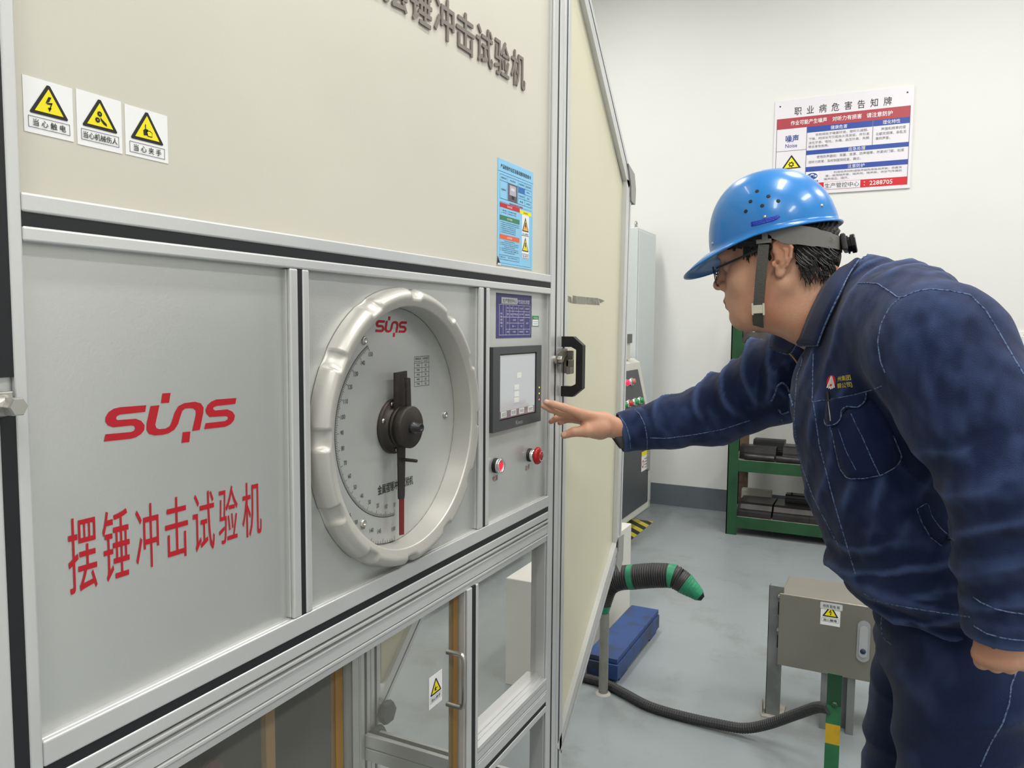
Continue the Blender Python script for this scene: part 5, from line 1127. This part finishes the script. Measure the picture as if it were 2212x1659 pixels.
# chest pocket, flap, pen, badge
POCK = denim('indigo_denim_dark', rgb(30, 44, 82), rgb(20, 31, 62))
pp_ = [(1796, 922), (1806, 968), (1815, 1010), (1833, 1034), (1868, 1033), (1902, 1027), (1935, 1008), (1948, 988), (1930, 940), (1912, 900), (1884, 862), (1836, 880)]
r0 = patch(JB, pp_, jacket, 'chest_pocket', POCK, .0015)
seam(JB, pp_[:9], jacket, .0009, off=.003); seam(JB, [(1840, 893), (1862, 940), (1884, 990), (1902, 1028)], jacket, .0009, off=.003); seam(JB, [(1812, 925), (1828, 970), (1850, 1015)], jacket, .0007, off=.003)
fl = [(1788, 866), (1830, 856), (1876, 846), (1873, 862), (1866, 874), (1852, 880), (1832, 878), (1821, 885), (1820, 902), (1812, 912), (1790, 921), (1786, 905)]
patch(JB, fl, jacket, 'pocket_flap', DEN, .0035, .0015); seam(JB, fl[2:], jacket, .0011, off=.0052)
seam(JB, [(1981, 1100), (2003, 1086), (2012, 1115), (2030, 1140), (2062, 1168)], jacket, .0010); seam(JB, [(1981, 1100), (1992, 1130), (2010, 1160), (2035, 1180)], jacket, .0010); patch(JB, [(1982, 1101), (2003, 1088), (2012, 1116), (2030, 1141), (2055, 1166), (2036, 1176), (2012, 1158), (1994, 1128)], jacket, 'pocket_welt', DEN, .002)
seam(JB, [(1666, 866), (1674, 852), (1679, 834), (1690, 827), (1701, 836), (1709, 858), (1714, 878)], jacket, .0022, off=.001); seam(JB, [(1682, 884), (1690, 893), (1714, 886)], jacket, .0022, off=.001)
seam(JB, [(1688, 905), (1700, 940), (1712, 980), (1728, 1020)], jacket, .0009)
hp, hn = hit(JB, 1797, 825, .0012)
if hp is not None:
    Vv = np.array([0, .15, 1.0]); Vv -= hn * (Vv @ hn); Vv /= np.linalg.norm(Vv); Uu = np.cross(Vv, hn)
    def drape(F):                                       # press the flat print on to the cloth
        vs_ = []
        for p in F.mb.v:
            p = np.array(p); h_ = (p - hp) @ hn; base_ = p - hn * h_; l, n, i, dd_ = JB.ray_cast(Vector(base_ + hn * .03), Vector(-hn))
            vs_.append(tuple(np.array(l) + hn * (.0009 + h_)) if l is not None else tuple(p))
        F.mb.v = vs_
    F = Flat(hp, Uu, Vv, hn, .00025); er = mat('badge_red', rgb(196, 30, 34), .7); ew = mat('badge_white', rgb(236, 232, 228), .7); eg = mat('badge_gold', rgb(206, 186, 40), .7)
    R0 = .0095
    F.disc(0, 0, R0, er, 1, 24, R0 * 1.15)
    for k in (-2, -1, 0, 1, 2):
        F.poly([(.0008 * k, R0 * 1.05), (.0008 * k + .0006, R0 * .9), (k * .0037 + .0014, -R0 * 1.25 + abs(k) * .0012), (k * .0037 - .0014, -R0 * 1.3 + abs(k) * .0012)], ew, 2)
    drape(F); F.build('chest_badge', jacket, 'round red badge with white rays')
    F = Flat(hp, Uu, Vv, hn, .00025)
    F.text('州集团', .0265, .0048, .026, .0085, eg, 2, bold=.02, rot=.08); F.text('钢公司', .0265, -.0062, .026, .0085, eg, 2, bold=.02, rot=.08); drape(F); F.build('chest_lettering', jacket, 'yellow embroidered lettering')
a, _ = hit(JB, 1793, 852, .005); b, _ = hit(JB, 1798, 908, .006)
if a is not None and b is not None:
    pn = MB().tube([a, a + (b - a) * .5, b], [.0014, .0012, .0009], seg=8).build('pen', STEEL, None); tag(pn, 'silver pen clipped to the chest pocket of the man', 'pen')
    d_ = (b - a) / np.linalg.norm(b - a); MB().tube([a - d_ * .004, a + d_ * .012], .0032, seg=12).build('pen_cap', BLK, pn)
# collar
def ruled(inner, outer, n=14, bulge=.0, name='collar', par=jacket, th=.0045, rows=5, m=None):
    I_ = smooth_path(inner, 6); O_ = smooth_path(outer, 6); k = n
    def res(P_): P_ = np.array(P_); L_ = np.concatenate([[0], np.cumsum(np.linalg.norm(np.diff(P_, axis=0), axis=1))]); s_ = np.linspace(0, L_[-1], k); return np.stack([np.interp(s_, L_, P_[:, j]) for j in range(3)], 1)
    I_, O_ = res(I_), res(O_); G_ = []
    for j in range(rows):
        t = j / (rows - 1); w = 4 * t * (1 - t) * bulge; G_.append([a * (1 - t) + b * t + np.array([-w, 0, w * .3]) for a, b in zip(I_, O_)])
    o = MB().grid(G_).build(name, m or DEN, par, solid=th); return o, O_
inn = [Wp(1842, 566, 1.50), Wp(1806, 588, 1.445), Wp(1780, 618, 1.425), Wp(1755, 665, 1.425), Wp(1737, 708, 1.44), Wp(1722, 742, 1.47)]
def oc(u, v, X, o=.009):
    h_, n_ = hit(JB, u, v, o); w_ = Wp(u, v, X); return h_ if h_ is not None and np.linalg.norm(h_ - w_) < .09 else w_
out = [oc(1860, 568, 1.46), oc(1838, 602, 1.40), oc(1824, 640, 1.385), oc(1805, 680, 1.385), oc(1786, 722, 1.395), oc(1777, 748, 1.40), oc(1750, 752, 1.43, .012), oc(1724, 747, 1.455, .012)]
co, oe = ruled(inn, out[:6], 18, .006)
c2, oe2 = ruled([Wp(1737, 708, 1.438), Wp(1724, 742, 1.468)], [out[5], out[6], out[7]], 8, .0)
MB().tube(oe, .0016, seg=6).build('seam', SEAM, jacket); MB().tube(smooth_path([out[5], out[6], out[7]], 6), .0016, seg=6).build('seam', SEAM, jacket)
ruled([Wp(1704, 712, 1.545), Wp(1720, 728, 1.53), Wp(1722, 742, 1.52)], [Wp(1676, 707, 1.60), Wp(1664, 748, 1.60), Wp(1704, 764, 1.575)], 10, .004)
MB().tube(smooth_path([Wp(1676, 708, 1.60), Wp(1664, 746, 1.60), Wp(1668, 753, 1.60), Wp(1704, 765, 1.575), Wp(1722, 742, 1.52)], 5), .0016, seg=6).build('seam', SEAM, jacket)
ruled([Wp(1838, 568, 1.50), Wp(1815, 580, 1.555), Wp(1780, 600, 1.585), Wp(1740, 650, 1.58)], [Wp(1842, 575, 1.52), Wp(1830, 585, 1.59), Wp(1790, 640, 1.62), Wp(1740, 690, 1.60)], 12, 0)
MB().tube(smooth_path([Wp(1706, 764, 1.52), Wp(1716, 775, 1.515), Wp(1726, 790, 1.51), Wp(1731, 800, 1.505)], 4), .0018, seg=6).build('zipper', mat('brass_zip', rgb(150, 130, 90), .4, metal=.6), jacket)
# grey inner cuff on the reaching arm, shoes
cU = np.cross(dW, (1, 0, 0)); cU /= np.linalg.norm(cU); cU *= np.sign(cU[2]); cV = np.cross(dW, cU)
MB().grid([[WRR + np.array([0, 0, -.001]) + dW * (s0 + s1 * math.cos(t)) + (cU * math.cos(t) + cV * math.sin(t)) * rr_ for t in np.linspace(0, 2 * math.pi, 33)] for s0, s1, rr_ in ((-.03, 0, .035), (0, .002, .0362), (.016, .008, .0362), (.027, .013, .0355), (.0275, .0135, .0335), (.005, .008, .033))]).build('inner_cuff', mat('gray_knit', rgb(92, 94, 94), .9, bump=.5, bscale=500), person)
SHO = mat('black_leather', rgb(30, 30, 32), .45)
for x, y in ((1.36, -.90), (1.63, -.80)):
    g = Grid((x - .07, y - .12, 0), (x + .07, y + .24, .13), .006); s_ = g.chain([np.array([x, y - .06, .055]), np.array([x, y, .07]), np.array([x, y + .1, .045]), np.array([x, y + .17, .036])], [.045, .05, .044, .036], .03); s_ = smax(s_, g.half((0, 0, .002), (0, 0, -1)), .004); v_, q_ = nets(g, s_); mesh_obj('shoe', v_, q_, SHO, person)
# trousers: seams, waist flap and belt loop
for L_ in ([(2195, 1452), (2184, 1482), (2180, 1520), (2166, 1562), (2140, 1605), (2118, 1655)], [(1920, 1301), (1950, 1318), (1985, 1330), (2040, 1337), (2098, 1340)], [(1908, 1318), (1903, 1345), (1908, 1378), (1925, 1392)]): seam(TB, L_, trousers, .0012)
patch(TB, [(1920, 1298), (1935, 1296), (1966, 1316), (1960, 1330), (1925, 1314)], trousers, 'belt_loop', DEN, .004)

# ---- hair
G = Grid((XM - .105, -.66, 1.38), (XM + .105, -.345, 1.66), .003)
q = (G.x - XM, ((G.y - HO[1]) * HF[1] + (G.z - HO[2]) * HF[2]), ((G.y - HO[1]) * HU[1] + (G.z - HO[2]) * HU[2])); S_, F_, U_ = q
Hh = G.ell((0, -.010, .056), (.0825, .094, .092), q); Hh = smin(Hh, G.ell((0, -.050, .012), (.066, .050, .048), q), .03); Hh = smin(Hh, G.ell((0, .052, .075), (.069, .056, .03), q), .03)
line = np.interp(np.broadcast_to(F_, np.broadcast_shapes(S_.shape, F_.shape, U_.shape)).ravel() if 0 else np.linspace(-.2, .2, 401), [-.2, -.10, -.075, -.045, -.034, -.028, .002, .006, .016, .03, .06, .2], [-.02, -.02, -.042, -.034, .0, .046, .046, .012, .006, .036, .048, .05])
iy = np.clip(((F_ + .2) / .4 * 400), 0, 400).astype(int); lim = line[iy] + .006 * np.sin(F_ * 900 + S_ * 300) * np.sin(F_ * 430)
Hh = smax(Hh, (lim - U_), .004)
v_, q_ = nets(G, Hh.astype(np.float32)); N_ = vnormals(v_, q_); lo_ = v_ - HO; st_ = (lo_ @ HF) * 1.0 + (lo_ @ HU) * .55
v_ = v_ + N_ * (.0016 * np.sin(st_ * 900 + 3 * vnoise(v_ * 40, 2, 2)) + .002 * vnoise(v_ * 90, 4, 2))[:, None]
hair = mesh_obj('hair', v_, q_, HAIRM, person)
# tufts hanging at the nape and temple
mb = MB(); rs = np.random.RandomState(5)
for k in range(90):
    f_ = rs.uniform(-.088, -.036); sd = -1 if k % 4 else 1; 
    s_ = sd * (.071 - max(0, -.06 - f_) * 1.3); u_ = rs.uniform(-.03, .0); p = hw(s_, f_, u_)
    mb.tube([p, p + HU * -.012 + HF * -.003 + np.array([sd * .001, 0, 0]), p + HU * -.023 + HF * (-.002 + rs.normal() * .003)], [.0022, .0016, .0003], seg=5)
for k in range(26):
    f_ = rs.uniform(.012, .05); p = hw(-.0775 + max(0, f_ - .02) * .35, f_, .046 + rs.uniform(-.004, .004)); mb.tube([p, p + HU * -.014 + HF * .003, p + HU * rs.uniform(-.034, -.022) + HF * (.003 + rs.normal() * .003)], [.0024, .0017, .0003], seg=5)
tag(mb.build('hair_tufts', HAIRM, hair), kind='stuff')
gm = mat('gray_hair', rgb(120, 118, 116), .5); mb = MB()
for k in range(34):
    f_ = rs.uniform(-.09, -.03); u_ = rs.uniform(-.005, .045); s_ = -(.0855 - max(0, -.05 - f_) * .75); p = hw(s_, f_, u_); mb.tube([p, p + HU * -.010 + HF * -.006, p + HU * -.018 + HF * -.014 + np.array([.003, 0, 0])], [.0004, .0005, .0002], seg=4)
tag(mb.build('gray_strands', gm, hair), kind='stuff')

# ---- glasses
gl = empty('glasses', tuple(hw(0, .10, .02)), 'thin dark framed glasses worn by the man', 'glasses'); FRM = mat('dark_frame', rgb(44, 46, 50), .35, metal=.4)
LEN = glass_mat(); 
for s_ in (-1, 1):
    cc = (s_ * .033, .1135, .008); ring_ = []
    for k in range(25):
        t = 2 * math.pi * k / 24; ring_.append(hw(cc[0] + .026 * math.copysign(abs(math.cos(t)) ** .7, math.cos(t)), cc[1] - .25 * abs(cc[0] + .026 * math.cos(t)) ** 1.0 * .55 + .006, cc[2] + .018 * math.copysign(abs(math.sin(t)) ** .7, math.sin(t))))
    MB().tube(ring_, .0010, seg=6).build('rim', FRM, gl); n = len(ring_) - 1; cpt = sum(ring_[:-1]) / n
    mb = MB(); mb.add(ring_[:-1] + [cpt], [(i, (i + 1) % n, n) for i in range(n)], 0, True); mb.build('lens', LEN, gl, solid=.0015)
    MB().beam(hw(s_ * .060, .106, .020), hw(s_ * .079, .02, .034), .0012, .0040, up=HU).build('temple', FRM, gl); MB().beam(hw(s_ * .079, .02, .034), hw(s_ * .0815, -.035, .030), .0012, .0034, up=HU).build('temple', FRM, gl)
MB().tube(smooth_path([hw(-.008, .119, .016), hw(0, .121, .018), hw(.008, .119, .016)], 4), .0011, seg=6).build('bridge', FRM, gl)

# ---- safety helmet
HBLU = mat('blue_helmet_plastic', rgb(36, 126, 202), .28, coat=.3, var=.05, vscale=10); HIN = mat('helmet_inside', rgb(30, 70, 110), .5)
hel = empty('safety_helmet', tuple(hw(0, 0, .16)), 'glossy blue hard hat with vent holes and a grey chin strap worn by the man', 'helmet')
CF, RIMU, TOPU = .004, .060, .180
rows = []; NA = 96
def hshape(th, ph):                                    # th around (0 = front), ph 0 rim .. pi/2 top
    c_, s_ = math.cos(th), math.sin(th); af = .116 if c_ > 0 else .113; bs = .102
    e = 2 / 2.35; k = max(0.0, math.cos(ph)) ** e; uu = RIMU + (TOPU - RIMU) * math.sin(ph) ** (2 / 2.0)
    r_ = 1 / math.sqrt((c_ / af) ** 2 + (s_ / bs) ** 2) * k
    if c_ < 0: r_ *= (max(0.0, math.cos(ph)) ** .93 / k if k > 0 else 1) * (-c_) + (1 + c_)
    f_ = CF + r_ * c_ + .004 * math.sin(ph) ** 2; sx_ = r_ * s_
    uu += .0035 * math.exp(-(sx_ / .012) ** 2) * math.sin(ph) ** .5 * (math.sin(ph) > .3)
    uu += -.012 * max(0, c_) * (1 - math.sin(ph)) * .5
    return f_, sx_, uu
for j in range(25):
    ph = math.pi / 2 * j / 24; rows.append([hw(*(lambda a: (a[1], a[0], a[2]))(hshape(2 * math.pi * k / NA, ph))) for k in range(NA)])
rim = []
for e in (1.0, .66, .33):
    row = []
    for k in range(NA):
        th = 2 * math.pi * k / NA; c_, s_ = math.cos(th), math.sin(th); f_, sx_, uu = hshape(th, 0)
        w = max(0, c_ - .12) / .88; ext = .006 + .051 * (w ** .6 if w > 0 else 0)
        dr = .003 + .030 * w
        row.append(hw(sx_ + s_ * (.006 + .016 * min(1, w * 3)) * e, f_ + (ext * e if c_ > 0 else -.006 * e * -c_ * 1.0) * (1 if c_ <= 0 else max(c_, .0) ** .2 if w > 0 else c_), uu - dr * e ** 1.3))
    rim.append(row)
shell = MB().grid(rim + rows, closed=True).build('shell', [HBLU], hel, solid=.0028)
hvv = [tuple(v) for v in (rim + rows)[0]]; allr = rim + rows; VV = [tuple(p) for r0 in allr for p in r0]; QQ = [(i * NA + k, i * NA + (k + 1) % NA, (i + 1) * NA + (k + 1) % NA, (i + 1) * NA + k) for i in range(len(allr) - 1) for k in range(NA)]
HT = BVHTree.FromPolygons(VV, QQ)
RC = rim[0] + [rim[0][0]]; MB().tube(RC, .0022, seg=6).build('rim_bead', HBLU, shell)
for u, v in ((1636, 414), (1660, 425), (1622, 436), (1681, 435), (1647, 445), (1612, 457)):
    p, n = hit(HT, u, v, .0016)
    if p is not None: MB().lathe([(.0030, 0), (.0034, .0003), (.0024, .0004), (0, .0003)], p, n, seg=14, cap=False).build('vent_hole', INK, shell)
for u, v in ((1541, 526), (1652, 469), (1774, 445)):
    p, n = hit(HT, u, v, .001)
    if p is not None: MB().lathe([(.0032, 0), (.0028, .0014), (.0015, .0022), (0, .0025)], p, n, seg=12, cap=False).build('rivet', STEEL, shell)
RT = mat('reflective_blue_tape', rgb(26, 60, 190), .3, bump=.8, bscale=500)
o = patch(HT, [(1623, 480), (1652, 473), (1683, 464), (1685, 470), (1672, 478), (1624, 490)], shell, 'reflective_tape', RT, .0006, .0016)
STR = mat('gray_webbing', rgb(96, 94, 88), .85, bump=.6, bscale=420); GPL = mat('gray_strap_plastic', rgb(120, 119, 116), .5); BKP = mat('ivory_buckle', rgb(214, 208, 190), .4)
def ribbon(pts, w, th, m, name, par, up=None):
    mb = MB(); P_ = smooth_path(pts, 6); n = len(P_); rows_ = []
    for i, p in enumerate(P_):
        t = P_[min(i + 1, n - 1)] - P_[max(i - 1, 0)]; t /= np.linalg.norm(t); nr = np.array(up(p) if callable(up) else up, float); sd = np.cross(t, nr); sd /= np.linalg.norm(sd); nr = np.cross(sd, t)
        wi = w[min(len(w) - 1, int(i * len(w) / n))] if hasattr(w, '__len__') else w
        rows_.append([p + sd * wi / 2 + nr * th / 2, p + sd * wi / 2 - nr * th / 2, p - sd * wi / 2 - nr * th / 2, p - sd * wi / 2 + nr * th / 2])
    mb.grid(rows_, closed=True, smooth=False); mb.add(rows_[0], [(0, 1, 2, 3)]); mb.add(rows_[-1], [(3, 2, 1, 0)]); return mb.build(name, m, par)
out_ = lambda p: p - np.array([XM, HO[1], p[2]])
near = lambda u, v, X: Wp(u, v, X)
sp_ = [near(1650, 528, 1.409), near(1646, 570, 1.408), near(1642, 615, 1.413), near(1639, 655, 1.422), near(1637, 690, 1.440), near(1640, 712, 1.475), near(1646, 716, 1.53), near(1650, 700, 1.56), near(1655, 640, 1.588), near(1662, 560, 1.592)]
cs = ribbon(sp_, .0185, .0016, STR, 'chin_strap', hel, up=lambda p: np.array([p[0] - XM, 0, (p[2] - 1.46) * .6 if p[2] < 1.42 else 0]) + np.array([1e-3, 0, 0]))
bp = near(1638, 668, 1.424)
def obox(c, ax, sz, m, name, par, bev=.0008):
    a, b, c2_ = [np.array(k_, float) / np.linalg.norm(k_) for k_ in ax]; vs = [c + a * i * sz[0] / 2 + b * j * sz[1] / 2 + c2_ * k_ * sz[2] / 2 for i in (-1, 1) for j in (-1, 1) for k_ in (-1, 1)]
    return MB().add(vs, [(0, 1, 3, 2), (4, 6, 7, 5), (0, 4, 5, 1), (2, 3, 7, 6), (0, 2, 6, 4), (1, 5, 7, 3)]).build(name, m, par, bevel=bev)
AX = [(0, 1, -.06), (0, .06, 1), (1, 0, 0)]
obox(bp, AX, (.0225, .0150, .006), BKP, 'strap_slider', cs)
for dv in (-.0095, .0095): obox(bp + np.array([0, dv, 0]), AX, (.003, .0215, .009), BKP, 'slider_edge', cs)
kb = near(1650, 521, 1.407); obox(kb, AX, (.026, .0075, .004), GPL, 'strap_hook', cs); obox(near(1652, 505, 1.406), AX, (.010, .022, .003), GPL, 'strap_hook', cs); obox(near(1654, 494, 1.405), AX, (.016, .008, .003), GPL, 'strap_hook', cs)
# headband and ratchet
hb = [hw(-.092, -.002, .066), hw(-.0935, -.012, .057), hw(-.0925, -.028, .047), hw(-.086, -.055, .037), hw(-.068, -.084, .025), hw(-.035, -.102, .018), hw(0, -.107, .017)]
hb2 = [np.array([2 * XM - p[0], p[1], p[2]]) for p in hb[::-1][1:]]
ribbon(hb, [.024, .030, .034, .032, .028, .024, .022], .0022, GPL, 'headband', hel, up=lambda p: out_(p) + np.array([1e-4, 0, 0])); ribbon([hb[-1]] + hb2, .026, .0022, GPL, 'headband', hel, up=lambda p: out_(p) + np.array([1e-4, 0, 0]))
GBK = mat('graphite_plastic', rgb(58, 58, 58), .4)
obox(hw(0, -.1115, .018), [(1, 0, 0), HU, HF], (.066, .030, .009), GBK, 'ratchet_box', hel, .003)
MB().lathe([(.0165, 0), (.0165, .003), (.0135, .004), (.0135, .006), (.0170, .007), (.0170, .0135), (.015, .015), (0, .015)], hw(0, -.115, .014), -HF, seg=22, smooth=False).build('ratchet_knob', mat('black_gloss', rgb(22, 22, 24), .25), hel)
